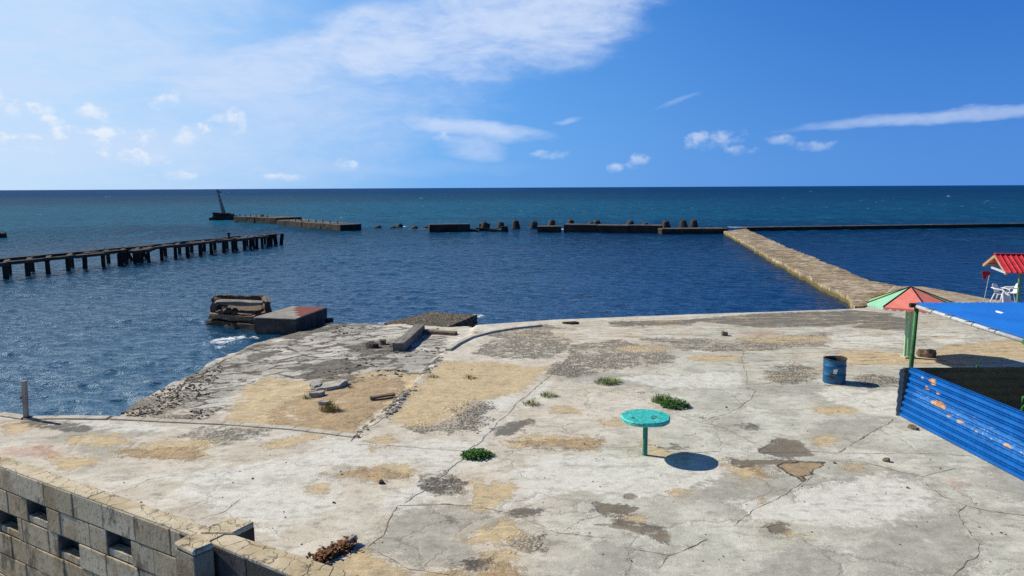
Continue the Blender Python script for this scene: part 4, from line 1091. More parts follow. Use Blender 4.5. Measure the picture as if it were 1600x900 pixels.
# ------------------------------------------------------------------ grass and weeds
m_dry = worn("dry_grass", (0.28, 0.22, 0.08), (0.22, 0.22, 0.06), scale=20, bump=0)
m_grass = worn("green_grass", (0.15, 0.22, 0.035), (0.21, 0.28, 0.055), scale=20, bump=0)
m_weed = worn("dark_weed_leaf", (0.035, 0.115, 0.018), (0.07, 0.18, 0.03), scale=16, bump=0)
def tuft(px, py, wpx, h, mats, label, k=130, leafy=0.0, lean=0.6, seed=0, deep=None):
    c = on_ground(px, py); sc_ = wpx / 2 * c[1] / F_PX; dp = deep or sc_ * 0.8; r_ = random.Random(seed + px)
    V_, F_, M_ = [], [], []
    for i in range(k):
        rr = math.sqrt(r_.random()); t = r_.uniform(0, 6.283); x, y = sc_ * rr * math.cos(t), dp * rr * math.sin(t)
        z0 = float(height(np.array([[c[0] + x, c[1] + y]]))[0]) - c[2]
        hh = h * r_.uniform(.45, 1.1) * (1.1 - .6 * rr)
        if r_.random() < leafy:
            for _ in range(3):
                zz = z0 + r_.uniform(.01, max(hh, .03)); s_ = r_.uniform(.025, .055); a_ = r_.uniform(0, 6.28); q = len(V_)
                u = Vector((math.cos(a_), math.sin(a_), r_.uniform(-.1, .8))).normalized() * s_; v_ = Vector((-math.sin(a_), math.cos(a_), r_.uniform(-.4, .4))) * s_ * .45
                b0 = Vector((x + r_.uniform(-.04, .04), y + r_.uniform(-.04, .04), zz))
                V_ += [b0, b0 + u * .5 + v_, b0 + u, b0 + u * .5 - v_]; F_.append((q, q + 1, q + 2, q + 3)); M_.append(1 if len(mats) > 1 else 0)
        else:
            a_ = math.atan2(y, x) + r_.uniform(-.8, .8); le = lean * r_.uniform(.2, 1.2) * hh; wd = r_.uniform(.004, .008); q = len(V_)
            s_ = Vector((-math.sin(a_), math.cos(a_), 0)) * wd; b0 = Vector((x, y, z0 - .01)); m0 = b0 + Vector((math.cos(a_) * le * .35, math.sin(a_) * le * .35, hh * .65)); e0 = b0 + Vector((math.cos(a_) * le, math.sin(a_) * le, hh))
            V_ += [b0 - s_, b0 + s_, m0 + s_ * .7, m0 - s_ * .7, e0]; F_ += [(q, q + 1, q + 2, q + 3), (q + 3, q + 2, q + 4)]; M_ += [0, 0]
    o = mesh_obj("grass_tuft", V_, F_, mats=mats, fmat=M_); o.location = tuple(c); tag(o, label, "grass tuft", "grass and weed tufts in the terrace"); return o
tuft(516, 641, 34, .30, [m_dry, m_grass], "large half-dry grass clump in the brown sand hollow", 240, .05)
tuft(478, 623, 12, .20, [m_grass], "small green grass sprig left of the broken slabs", 50)
tuft(548, 606, 10, .14, [m_grass], "tiny green sprig at the right of the broken slab heap", 40)
tuft(735, 591, 20, .16, [m_dry], "flat dry grass tuft in the middle of the yellow sand", 90, lean=1.4)
tuft(675, 589, 17, .14, [m_dry], "small dry grass tuft at the left edge of the yellow sand", 70, lean=1.4)
tuft(830, 632, 28, .16, [m_dry, m_grass], "low yellowish grass tuft on the diagonal joint, nearer of two", 150, lean=1.2)
tuft(857, 619, 26, .17, [m_grass, m_dry], "yellow-green grass tuft on the diagonal joint, farther of two", 150, lean=1.2)
tuft(949, 598, 42, .18, [m_grass], "flat wide light green grass mat beyond the turquoise table", 380, lean=1.3)
tuft(1002, 614, 12, .07, [m_grass], "tiny green sprout between the light mat and the dark weed", 40)
tuft(1034, 628, 34, .30, [m_grass, m_weed], "tall spiky green grass behind the turquoise table", 260, .15)
tuft(1054, 635, 46, .22, [m_grass, m_weed], "dense dark leafy weed behind the turquoise table", 420, .9)
tuft(745, 713, 50, .13, [m_grass, m_weed], "low dark green leafy weed sprawling over the joint", 420, .95)
tuft(1097, 653, 12, .05, [m_grass], "tiny sprout right of the turquoise table", 40)

# ---- post at the left terrace edge
p = on_ground(41, 654); mb = MB(); t_ = at_y(37.5, 595, p[1]); mb.bar((p[0], p[1], -.1), (t_[0], t_[1], t_[2]), .085, .085)
root = empty("post"); tag(root, "thin weathered grey post standing at the left edge of the terrace", "post")
mb.build("shaft", worn("grey_wood", (0.26, 0.24, 0.22), (0.36, 0.33, 0.3), (0.14, .12, .1), scale=5, stretch=(1, 1, .3)), root, cuts=2, rough=.006)
mb = MB(); mb.box((p[0] + .02, p[1], .02), (.18, .16, .06)); mb.build("base", m_rust, root, bevel=.01)
mb = MB(); mb.box((p[0] - .05, p[1], .5), (.08, .03, .06)); mb.build("bracket", m_rust, root)

# ------------------------------------------------------------------ turquoise table
m_turq, n = new_mat("chipped_turquoise_paint")
v = n.obj(); a = n.noise(v, 4.5, 7, .7); b = n.noise(n.mapping(v, loc=(3, 1, 2)), 11, 6, .7); x_, y_, z_ = n.xyz(v)
c_ = n.mix(a.step(.35, .65), (0.022, 0.40, 0.37), (0.045, 0.52, 0.46)); c_ = n.mix(b.step(.56, .64), c_, (.30, .60, .54)); c_ = n.mix(n.noise(v, 7, 7, .75).step(.545, .59), c_, (.03, .075, .07))
n.principled(c_, .55, n.bump(b, .4, .006), .4)
tp = on_ground(1009, 715)
tt = at_z(1009.5, 653.5, .74); tp[0] = tt[0] * .5 + tp[0] * .5; tp[1] = tt[1]
table = empty("table", tuple(tp)); tag(table, "round turquoise pedestal table with chipped paint on the open terrace", "table")
mb = MB(); k = 40; prof = [(.0, .71), (.40, .71), (.455, .705), (.475, .72), (.475, .775), (.46, .79), (0, .79)]
ring = lambda r0, z0, j=0: [(r0 * (1 + .012 * math.sin(5 * t_) + .01 * math.sin(11 * t_ + 1)) * math.cos(t_), r0 * (1 + .012 * math.sin(5 * t_)) * math.sin(t_), z0 + .004 * math.sin(3 * t_)) for t_ in [2 * math.pi * i / k for i in range(k)]]
V_, F_ = [], []
for r0, z0 in prof[1:-1]: V_ += ring(r0, z0)
for j in range(len(prof) - 3):
    for i in range(k): F_.append((j * k + i, j * k + (i + 1) % k, (j + 1) * k + (i + 1) % k, (j + 1) * k + i))
F_.append(tuple(range(k - 1, -1, -1))); F_.append(tuple((len(prof) - 3) * k + i for i in range(k)))
mesh_obj("tabletop", V_, F_, m_turq, table)
m_tleg = worn("teal_green_paint", (0.03, 0.20, 0.15), (0.045, 0.27, 0.2), (0.02, 0.1, 0.07), scale=9, bump=.3, rough=.55, stretch=(1, 1, .4))
mb = MB(); mb.tube([(0, 0, -.02), (0, 0, .7)], .048, 10); mb.build("leg", m_tleg, table, smooth=False)
mb = MB()
for i in range(4):
    t_ = i * math.pi / 2 + .3; c_2, s_2 = math.cos(t_), math.sin(t_)
    q = [(.045, .56), (.045, .705), (.17, .705), (.15, .67)]
    for sgn in (0,): mb.prism([(r0 * c_2 - .006 * s_2, r0 * s_2 + .006 * c_2, z0) for r0, z0 in q], [(r0 * c_2 + .006 * s_2, r0 * s_2 - .006 * c_2, z0) for r0, z0 in q])
mb.build("bracket", m_tleg, table)

# ------------------------------------------------------------------ blue oil drum
m_drum = worn("blue_drum_paint", (0.006, 0.085, 0.20), (0.010, 0.12, 0.27), (0.05, 0.05, 0.05), scale=5, t3=(.66, .72), bump=.3, rough=.45, spec=.4, fine=30)
m_drumin = worn("drum_inside", (0.05, 0.035, 0.03), (0.09, .06, .045), scale=6)
dp = on_ground(1303, 597); bar_ = empty("oil_drum", tuple(dp)); tag(bar_, "cut blue oil drum with open rusty top on the terrace", "oil drum")
k = 36; V_, F_ = [], []; prof = [(.28, 0), (.29, .02), (.285, .05), (.285, .20), (.298, .22), (.298, .235), (.285, .25), (.285, .44), (.296, .46), (.296, .475), (.285, .49), (.285, .64), (.295, .655)]
for j, (r0, z0) in enumerate(prof):
    for i in range(k):
        t_ = 2 * math.pi * i / k; dent = -.035 * math.exp(-((t_ - 4.1) / .3) ** 2 - ((z0 - .18) / .09) ** 2) + .01 * math.sin(3 * t_) * (z0 / .65) ** 3
        V_.append(((r0 + dent) * math.cos(t_), (r0 + dent) * math.sin(t_), z0 + (.012 * math.sin(2 * t_ + 1) if j > 10 else 0)))
for j in range(len(prof) - 1):
    for i in range(k): F_.append((j * k + i, j * k + (i + 1) % k, (j + 1) * k + (i + 1) % k, (j + 1) * k + i))
mesh_obj("body", V_, F_, m_drum, bar_, smooth=True)
V_, F_ = [], []
for j, (r0, z0) in enumerate([(.270, .02), (.274, .60), (.288, .662), (.297, .664), (.299, .648)]):
    for i in range(k): t_ = 2 * math.pi * i / k; V_.append((r0 * math.cos(t_), r0 * math.sin(t_), z0 + (.012 * math.sin(2 * t_ + 1) if z0 > .3 else 0)))
for j in range(4):
    for i in range(k): F_.append((j * k + i, j * k + (i + 1) % k, (j + 1) * k + (i + 1) % k, (j + 1) * k + i))
F_.append(tuple(range(k))); mesh_obj("liner", V_, F_, m_drumin, bar_)
mb = MB()
for j, (t_, z0) in enumerate([(-2.0, .37), (-1.9, .36), (-1.82, .385), (-1.97, .31), (-1.88, .315)]):
    w_, h_ = [(.05, .07), (.06, .05), (.05, .06), (.07, .03), (.05, .04)][j]
    for s_ in range(1):
        a0, a1 = t_ - w_ / .57 , t_ + w_ / .57
        P4 = [(.2885 * math.cos(a0), .2885 * math.sin(a0), z0 - h_ / 2), (.2885 * math.cos(a1), .2885 * math.sin(a1), z0 - h_ / 2), (.2885 * math.cos(a1), .2885 * math.sin(a1), z0 + h_ / 2 + .01), (.2885 * math.cos(a0), .2885 * math.sin(a0), z0 + h_ / 2)]
        r1 = (.2895 + j * .0006) / .2885; mb.prism(P4, [(a_ * r1, b_ * r1, c_) for a_, b_, c_ in P4])
mb.build("sticker_remnant", m_white, bar_)

# ------------------------------------------------------------------ blue sheet-metal shelter and fence
def sheet_metal(name, mat, parent, O, U, Vv, prof, nu, thick=0.004):
    """corrugated sheet: O + U*u + Vv*t (t along profile), displaced along the normal by prof"""
    O, U, Vv = Vector(O), Vector(U), Vector(Vv); N = U.cross(Vv).normalized()
    V_, F_ = [], []; m_ = len(prof)
    for i in range(nu + 1):
        for (t_, h_) in prof: V_.append(O + U * (i / nu) + Vv * t_ + N * (h_ + .004 * math.sin(i * 1.7 + t_ * 9)))
    for i in range(nu):
        for j in range(m_ - 1): F_.append((i * m_ + j, (i + 1) * m_ + j, (i + 1) * m_ + j + 1, i * m_ + j + 1))
    o = mesh_obj(name, V_, F_, mat, parent)
    md = o.modifiers.new("thickness", 'SOLIDIFY'); md.thickness = thick; md.offset = 0
    return o
m_blue, n = new_mat("flaking_blue_paint")
v = n.obj(); x_, y_, z_ = n.xyz(v); ru = n.attr('rust'); sc1 = n.attr('scuff')
a = n.noise(v, 3, 5, .6); fn = n.noise(n.mapping(v, scale=(3, 1.2, 14)), 5, 6, .7); f2 = n.noise(v, 9, 6, .7)
c_ = n.mix(a.step(.35, .65), (0.001, 0.085, 0.33), (0.002, 0.115, 0.42))
c_ = n.mix((sc1 * .45 + fn * .9 - .22).step(.50, .68, 0, .5), c_, (.06, .24, .58))
c_ = n.mix((sc1 * .26 + f2 * .5 + fn * .5 - .12).step(.685, .74), c_, (.45, .56, .70))
rm = (ru + (f2 - .5) * .9).step(.5, .56)
c_ = n.mix(rm, c_, n.mix(f2.step(.4, .6), (.40, .17, .085), (.54, .35, .21)))
n.principled(c_, .5, n.bump(f2, .15, .004), .25)
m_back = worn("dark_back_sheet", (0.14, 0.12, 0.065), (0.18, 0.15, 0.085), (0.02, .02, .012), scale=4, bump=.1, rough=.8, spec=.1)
m_grey_sheet = worn("slate_grey_sheet", (0.19, 0.215, 0.22), (0.24, 0.265, 0.27), scale=6, bump=.2)
def ribs(H, k, amp, flat=.35):
    out = []; per = H / k
    for i in range(k):
        z0 = i * per; out += [(z0, 0), (z0 + per * flat, 0), (z0 + per * (flat + .14), amp), (z0 + per * (flat + .24), amp * .3), (z0 + per * (flat + .36), amp), (z0 + per * .97, 0)]
    out.append((H, 0)); return out
B0, B1 = at_z(1405, 650, 0), at_z(1640, 774, 0)
T0 = at_y(1421, 573, B0[1] + .05); T1 = at_y(1640, 668, B1[1] + .05)
FH = 1.1
fence = empty("blue_fence", tuple(B0)); tag(fence, "bright blue corrugated sheet fence with flaking rusty paint spots", "fence")
Lb = np.hypot(*(B1 - B0)[:2])
fo_ = sheet_metal("sheet_panel", m_blue, fence, (0, 0, .02), tuple((B1 - B0) * np.array([1, 1, 0])), tuple((T0 - B0) / np.linalg.norm(T0 - B0)), [(t_, -h_) for t_, h_ in ribs(np.linalg.norm(T0 - B0), 8, .05)], 120)
cw = np.array([v_.co for v_ in fo_.data.vertices]); sU = (cw[:, :2] @ ((B1 - B0)[:2] / Lb)); sZ = cw[:, 2]
rust = np.zeros(len(cw))
for (pxx, pyy, ru_, rz_) in [(1445, 597, .13, .07), (1438, 607, .06, .05), (1454, 614, .07, .035), (1459, 633, .26, .07), (1476, 650, .05, .025), (1494, 659, .10, .035), (1568, 697, .12, .04), (1430, 590, .05, .03), (1520, 675, .05, .02)]:
    best = None
    dr = ray(pxx, pyy); M = np.array([[dr[0], -(B1 - B0)[0]], [dr[1], -(B1 - B0)[1]]]); t = np.linalg.solve(M, B0[:2]); zz = CAM_Z + dr[2] * t[0]
    rust = np.maximum(rust, np.clip(1.5 - ((sU - t[1] * Lb) / ru_) ** 2 - ((sZ - zz) / rz_) ** 2, 0, 1))
attr(fo_, 'rust', rust)
scf = np.exp(-(((sZ - .62 + .04 * sU) / .28) ** 2)) * np.clip(sU / .4, 0, 1)
attr(fo_, 'scuff', scf)
cpt = np.array([B0[0], B0[1], 0])
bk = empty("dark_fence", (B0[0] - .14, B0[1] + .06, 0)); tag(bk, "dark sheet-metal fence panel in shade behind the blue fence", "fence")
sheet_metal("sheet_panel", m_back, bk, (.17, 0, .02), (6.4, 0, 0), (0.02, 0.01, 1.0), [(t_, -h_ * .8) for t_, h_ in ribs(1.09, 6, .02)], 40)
mb = MB(); V_ = []
zz_ = [i * .07 for i in range(17)]
le = [(.085 + .012 * math.sin(z0 * 30) + .02 * z0, -.02, min(z0, 1.09)) for z0 in zz_]; ri = [(.185 + .018 * math.sin(z0 * 46) + .03 * z0, -.02, min(z0, 1.09)) for z0 in zz_]
for i in range(16): mb.prism([le[i], ri[i], (ri[i][0], .006, ri[i][2]), (le[i][0], .006, le[i][2])], [le[i + 1], ri[i + 1], (ri[i + 1][0], .006, ri[i + 1][2]), (le[i + 1][0], .006, le[i + 1][2])])
mb.build("end_strip", m_grey_sheet, bk)
for x0 in (1.9, 4.0):
    mb = MB(); mb.tube([(x0, .05, 0), (x0, .05, 1.15)], .03, 8); mb.build("post", m_green_post, bk)

# roof over the enclosure
ZR = 2.47
rc0 = at_z(1428, 473.5, ZR + .02); rc1 = at_z(1605, 531, ZR - .06)
shel = empty("blue_shelter", (rc0[0], rc0[1], 0)); tag(shel, "blue corrugated metal lean-to roof on green posts with a pipe frame", "shelter")
L0 = Vector(rc0) - Vector((rc0[0], rc0[1], 0)); 
eU = Vector((7.0, -.12, .0)); eV = Vector(rc1) - Vector(rc0); eV.z = -.06
prof = []; Lr = eU.length; k = 52
pr = [(i * Lr / (k * 6), .022 * math.sin(2 * math.pi * i / 6)) for i in range(k * 6 + 1)]
m_blue_roof, n = new_mat("blue_roof_paint")
v = n.obj(); x_, y_, z_ = n.xyz(v); a = n.noise(v, 1.3, 5, .6); f2 = n.noise(n.mapping(v, scale=(1.2, .5, 1)), 5, 6, .7)
c_ = n.mix(a.step(.3, .7), (0.001, 0.10, 0.42), (0.002, 0.13, 0.50)); c_ = n.mix(f2.step(.66, .72), c_, (.25, .42, .7))
e1 = ((x_ - y_ * .0 - 2.0) * (1 / .9)); q1, q2, q3 = [at_z(a_, b_, ZR - .02) - np.array([rc0[0], rc0[1], 0]) for a_, b_ in [(1560, 478.5), (1625, 495), (1563, 490)]]
k_ = (q2[1] - q1[1]) / (q2[0] - q1[0])
st = (y_ - (x_ - q1[0]) * k_ - q1[1] + (f2 - .5) * .08).abs().step(.085, .05) * x_.step(q1[0] - .05, q1[0] + .1)
c_ = n.mix(st, c_, (.60, .22, .12))
sp = ((x_ - q3[0]) * (x_ - q3[0]) * 220 + (y_ - q3[1]) * (y_ - q3[1]) * 60 + (f2 - .5) * 2).step(1.0, .7); c_ = n.mix(sp, c_, (.85, .85, .82))
n.principled(c_, .4, n.bump(f2, .1, .004), .45)
sheet_metal("roof_sheet", m_blue_roof, shel, tuple(L0), tuple(eV), tuple(eU / Lr), [(t_, -h_) for t_, h_ in pr], 8)
mb = MB(); a_ = L0 + Vector((.04, -.03, -.07)); b_ = L0 + eV + Vector((.04, 0, -.07)); mb.tube([a_, b_], .045, 10); mb.build("edge_pipe", m_pipe, shel, smooth=True)
mb = MB(); mb.tube([L0 + Vector((-.1, -.02, -.05)), L0 + Vector((.28, -.03, -.05))], .055, 10); mb.tube([L0 + Vector((.28, -.03, -.07)), L0 + Vector((6.8, -.12, -.07))], .04, 8); mb.build("rear_beam", m_black, shel)
mb = MB(); mb.tube([L0 + eV + Vector((-.03, .05, -.07)), L0 + eV + Vector((6.8, -.07, -.07))], .05, 8); mb.build("front_beam", m_green_post, shel)
for i in range(1, 5):
    q = L0 + eV * (i * .19 + .02); mb = MB(); mb.bar(q + Vector((-.10, .12, -.012)), q + Vector((.14, -.06, -.012)), .03, .012); mb.bar(q + Vector((.10, 0, -.02)), q + Vector((.10, 0, -.14)), .025, .025); mb.build("clip", m_black, shel)
pp = at_y(1420.5, 585, rc0[1] + .02)
mb = MB(); mb.tube([(pp[0] - rc0[0], .0, 0), (L0.x + .06, -.02, ZR - .08)], .05, 10); mb.build("post", m_green_post, shel, smooth=True)
for q in (L0 + eV + Vector((.6, .1, 0)), L0 + Vector((4.6, -.1, 0)), L0 + eV + Vector((4.6, .1, 0))):
    mb = MB(); mb.tube([(q.x + (.6 if q.y < -1 else 0), q.y, 0), (q.x + (.6 if q.y < -1 else 0), q.y, ZR - .1)], .05, 10); mb.build("post", m_green_post, shel, smooth=True)

# ------------------------------------------------------------------ plastic chairs
def chair(name, mat, loc, rz, label, group=None):
    o = empty(name, loc, rz); tag(o, label, "chair", group)
    V_, F_ = [], []; nu, nv_ = 8, 6
    for i in range(nu + 1):
        for j in range(nv_ + 1):
            u, v_ = i / nu * 2 - 1, j / nv_
            V_.append((u * (.22 - .02 * v_), .22 - v_ * .44, .43 - .02 * math.sin(v_ * math.pi) - .015 * (1 - u * u)))
    for i in range(nu):
        for j in range(nv_): a_ = i * (nv_ + 1) + j; F_.append((a_, a_ + nv_ + 1, a_ + nv_ + 2, a_ + 1))
    s_ = mesh_obj("seat", V_, F_, mat, o, smooth=True); md = s_.modifiers.new("thickness", 'SOLIDIFY'); md.thickness = .018
    V_, F_ = [], []
    for i in range(nu + 1):
        for j in range(9):
            u, v_ = i / nu * 2 - 1, j / 8; wd = .22 + .05 * v_ - .09 * max(0, v_ - .6) ** 1.2
            V_.append((u * wd, -.22 - .14 * v_ + .05 * u * u, .42 + .44 * v_ - .05 * u * u * v_ * v_))
    for i in range(nu):
        for j in range(8):
            if j in (2, 3, 4, 5) and i in (2, 4, 6) and False: continue
            a_ = i * 9 + j; F_.append((a_, a_ + 9, a_ + 10, a_ + 1))
    s_ = mesh_obj("backrest", V_, F_, mat, o, smooth=True); md = s_.modifiers.new("thickness", 'SOLIDIFY'); md.thickness = .016
    for sx in (-1, 1):
        mb = MB(); mb.tube([(sx * .21, .20, .42), (sx * .25, .24, .22), (sx * .27, .27, 0)], [.032, .027, .022], 6); mb.build("leg", mat, o)
        mb = MB(); mb.tube([(sx * .20, -.20, .42), (sx * .24, -.27, .2), (sx * .26, -.33, 0)], [.032, .027, .022], 6); mb.build("leg", mat, o)
        mb = MB(); mb.tube([(sx * .25, -.33, .70), (sx * .275, -.15, .655), (sx * .28, .10, .64), (sx * .275, .21, .60), (sx * .24, .22, .42)], [.022, .03, .033, .028, .024], 6); mb.build("armrest", mat, o, smooth=True)
    return o
c1 = at_z(1560, 473, 0); c2 = at_z(1580, 473, 0)
chair("plastic_chair", m_white, (c1[0], c1[1] - .15, 0), R(215), "white plastic armchair turned away, left of the pair by the red-roofed hut")
chair("plastic_chair", m_white, (c2[0] + .05, c2[1] + .2, 0), R(75), "white plastic armchair facing left, right of the pair beside the hut post")
g3 = at_y(1622, 632, 15.3); chair("plastic_chair", m_green_post, (g3[0], 15.3, 0.13 if False else 0), R(70), "dark green plastic chair inside the blue fenced enclosure")
p = at_z(1560, 474, .0); mb = MB(); V_, F_ = [], []
for i in range(9):
    for j in range(7):
        u, v_ = i / 8, j / 6; V_.append((-.2 + .4 * u, -.05 * math.sin(u * 9) - .12 * v_ + .02 * math.sin(v_ * 14), .46 - .40 * v_ + .03 * math.sin(u * 12 + v_ * 3)))
for i in range(8):
    for j in range(6): a_ = i * 7 + j; F_.append((a_, a_ + 7, a_ + 8, a_ + 1))
o = mesh_obj("towel", V_, F_, worn("white_cloth", (.82, .82, .82), (.74, .75, .77), scale=10, bump=.2), smooth=True); o.location = (c1[0] + .02, c1[1] - .40, .0); tag(o, "bright white crumpled cloth draped over the left white chair", "towel")
md = o.modifiers.new("thickness", 'SOLIDIFY'); md.thickness = .012

# ------------------------------------------------------------------ red flag on a thin stick
p = at_y(1538, 461, 31.0); t_ = at_y(1547, 424, 31.0); fl = empty("flag", tuple(p)); tag(fl, "small drooping red flag on a thin leaning stick by the water", "flag")
mb = MB(); mb.tube([(0, 0, -.3), tuple(t_ - p)], .014, 6); mb.build("stick", m_pipe, fl)
A_ = [at_y(x, y, 31.0) - p for x, y in [(1533.5, 424), (1547.5, 423.5), (1546.5, 428), (1541, 432), (1539, 437.5), (1535.5, 437), (1534.5, 431)]]
mb = MB(); mb.prism([(q[0], q[1] - .03 + .04 * math.sin(i * 2), q[2]) for i, q in enumerate(A_)], [(q[0], q[1] - .01 + .04 * math.sin(i * 2), q[2]) for i, q in enumerate(A_)]); mb.build("cloth", worn("red_cloth", (.42, .02, .03), (.30, .012, .02), scale=8, bump=.3), fl)

# ------------------------------------------------------------------ red gable hut
m_redroof = worn("red_sheet_roof", (0.50, 0.035, 0.05), (0.58, 0.06, 0.07), (.42, .05, .05), scale=3, bump=.15, rough=.5)
m_rafter = worn("tan_rafter", (0.36, 0.24, 0.13), (0.44, 0.31, 0.18), scale=5)
fe = at_y(1571, 425.5, 26.0); re_ = at_y(1535.5, 414.5, 28.4); ap = at_y(1554, 397.5, 27.2)
hut = empty("red_hut", (ap[0], ap[1], 0)); tag(hut, "open shelter with a red sheet-metal gable roof on a green post at the right edge", "shelter")
O_ = Vector((ap[0], ap[1], 0)); fe, re_, ap = Vector(fe) - O_, Vector(re_) - O_, Vector(ap) - O_
re_.z = fe.z + .05
ax_ = Vector((.95, -.22, 0)) * 3.2
def slope(name, eave, mat):
    d_ = eave - ap; N_ = ax_.cross(d_).normalized(); N_ = N_ if N_.z > 0 else -N_
    V_, F_ = [], []; pr = []
    k = 18
    for i in range(k): pr += [(i / k, .0), ((i + .82) / k, 0), ((i + .86) / k, .045), ((i + .96) / k, .045)]
    pr.append((1, 0))
    for t_, h_ in pr: V_ += [ap + ax_ * t_ + N_ * h_, eave + ax_ * t_ + N_ * h_ + d_ * .03]
    for i in range(len(pr) - 1): F_.append((2 * i, 2 * i + 1, 2 * i + 3, 2 * i + 2))
    o = mesh_obj(name, V_, F_, mat, hut); md = o.modifiers.new("thickness", 'SOLIDIFY'); md.thickness = .01
slope("roof_slope", fe, m_redroof); slope("roof_slope", re_, m_redroof)
for t_ in (0.012, .33, .66, .98):
    for e_ in (fe, re_):
        mb = MB(); mb.bar(ap + ax_ * t_ + Vector((0, 0, -.06)), e_ + ax_ * t_ + Vector((0, 0, -.06)), .07, .09); mb.build("rafter", m_rafter, hut)
mb = MB(); q0 = ap.lerp(re_, .55); q1 = ap.lerp(re_, .98)
for q in (q0, q1): mb.bar(q + Vector((0, 0, -.03)), q + ax_ + Vector((0, 0, -.03)), .06, .05)
mb.build("purlin", m_rafter, hut)
mb = MB(); mb.bar(fe + Vector((0, 0, -.02)) + ax_ * .01, fe.lerp(re_, .62) + ax_ * .01 + Vector((0, 0, -.02)), .06, .07); mb.build("tie_beam", m_pipe, hut)
mb = MB(); mb.bar(ap + Vector((0, 0, .03)), ap + ax_ + Vector((0, 0, .03)), .16, .03); mb.build("ridge_cap", m_redroof, hut)
q = Vector(at_y(1592, 450, 26.6)) - O_
for s_ in (q, q + ax_ * .75, Vector(at_y(1593, 450, 28.3)) - O_, q + (re_ - fe) * .7 + ax_ * .75):
    mb = MB(); mb.tube([(s_.x, s_.y, 0), (s_.x, s_.y, fe.z + .12)], .05, 8); mb.build("post", worn("hut_post_green", (.10, .22, .14), (.14, .28, .18), scale=6) if s_ is q else m_green_post, hut)

# ------------------------------------------------------------------ pink and green sheet umbrella
m_pink = worn("salmon_paint", (0.78, 0.21, 0.16), (0.82, 0.26, 0.20), (.66, .24, .19), scale=4, bump=.1, rough=.6)
m_mint = worn("mint_paint", (0.28, 0.58, 0.38), (0.34, 0.64, 0.43), scale=4, bump=.1, rough=.6)
m_olive = worn("yellow_green_paint", (0.30, 0.44, 0.17), (0.35, 0.5, 0.2), scale=4, bump=.1, rough=.6)
ub = at_z(1419, 559, 0); um = empty("umbrella", tuple(ub)); tag(um, "fixed parasol with salmon and green sheet panels and scalloped rim on a green post", "umbrella")
apx = at_y(1423.5, 448, ub[1]); hz = apx[2]; RU, RZ = 1.28, hz - .52
ang = [R(t_) for t_ in (-10, 42, 84, 128, 172, 216, 262, 296)]                       # measured from the camera-facing side, clockwise as seen from above is to the right
rimp = [Vector((RU * math.sin(t_), -RU * math.cos(t_), RZ)) for t_ in ang]; apv = Vector((apx[0] - ub[0], 0, hz))
cols = [m_pink, m_olive, m_mint, m_pink, m_pink, m_olive, m_mint, m_pink]
for i in range(8):
    a_, b_ = rimp[i], rimp[(i + 1) % 8]; V_, F_ = [], []; k = 36
    for j in range(k + 1):
        q = a_.lerp(b_, j / k); sc_ = abs(math.sin(math.pi * j / 6)); V_ += [q + Vector((0, 0, 0)), q + Vector((0, 0, -.04 - .055 * sc_))]
    V_.append(apv); T_ = len(V_) - 1
    for j in range(k): F_ += [(2 * j, 2 * j + 2, T_), (2 * j, 2 * j + 1, 2 * j + 3, 2 * j + 2)]
    o = mesh_obj("canopy_panel", V_, F_, cols[i], um); md = o.modifiers.new("thickness", 'SOLIDIFY'); md.thickness = .012
    mb = MB(); mb.tube([apv + Vector((0, 0, .006)), a_ * 1.0 + Vector((0, 0, .012))], .017, 6); mb.build("seam_rib", m_black, um)
for j, (dx_, dy_) in enumerate([(-.09, 0), (-.03, -.05), (.04, -.04), (.09, .02)]):
    mb = MB(); mb.bar((dx_ - .02, dy_, 0), (dx_ + (apx[0] - ub[0]) * .8, dy_, hz - .45), .055, .055); mb.build("pole_slat", m_lgreen, um)
mb = MB(); mb.box((0.0, 0, .03), (.34, .3, .06)); mb.build("foot", m_strip, um, bevel=.01)

# ------------------------------------------------------------------ block wall at the lower left
WZ = CAM_Z - 2.3
m_blk, n = new_mat("limestone_block_wall")
v = n.obj(); tone = n.attr('tone'); a = n.noise(v, 3.5, 6, .65); f = n.noise(v, 26, 5, .7); st = n.noise(n.mapping(v, scale=(1, 1, .45), loc=(3, 2, 1)), 5.5, 6, .7)
c_ = n.mix(tone, (0.42, 0.315, 0.18), (0.56, 0.45, 0.29)); c_ = n.mix(a.step(.45, .65, 0, .7), c_, (0.32, 0.215, 0.105)); c_ = n.mix(f.step(.54, .66, 0, .75), c_, (.14, .10, .062))
c_ = n.mix(st.step(.52, .64, 0, .75), c_, (.10, .068, .043)); c_ = n.mix(n.noise(v, 4.2, 6, .75).step(.66, .70, 0, .8), c_, (.17, .045, .025))
n.principled(c_, .9, n.bump(f * .6 + a, .6, .012), .15)
m_blk_shade = worn("stained_shaded_block", (0.06, 0.048, 0.037), (0.10, 0.08, 0.062), (.035, .028, .022), scale=5, bump=.6, bd=.012)  # pillar's shade painted into the block colour, along with black stain
m_mortar = worn("dark_mortar", (0.13, 0.10, 0.07), (0.19, 0.155, 0.115), scale=14, bump=.4)
m_cop, n = new_mat("cracked_wall_coping")
v = n.pos(); a = n.noise(v, 3.2, 6, .65); f = n.noise(v, 30, 5, .7); wv = n.noise(v, 3, 4, .6, color=True)
vm = n.node('ShaderNodeVectorMath', operation='ADD'); n.link(v, vm.inputs[0]); sc_n = n.node('ShaderNodeVectorMath', operation='SCALE'); n.link(wv, sc_n.inputs[0]); sc_n.inputs['Scale'].default_value = .25; n.link(sc_n.outputs[0], vm.inputs[1])
ck_ = n.voro(vm.outputs[0], 6.5, 'DISTANCE_TO_EDGE')
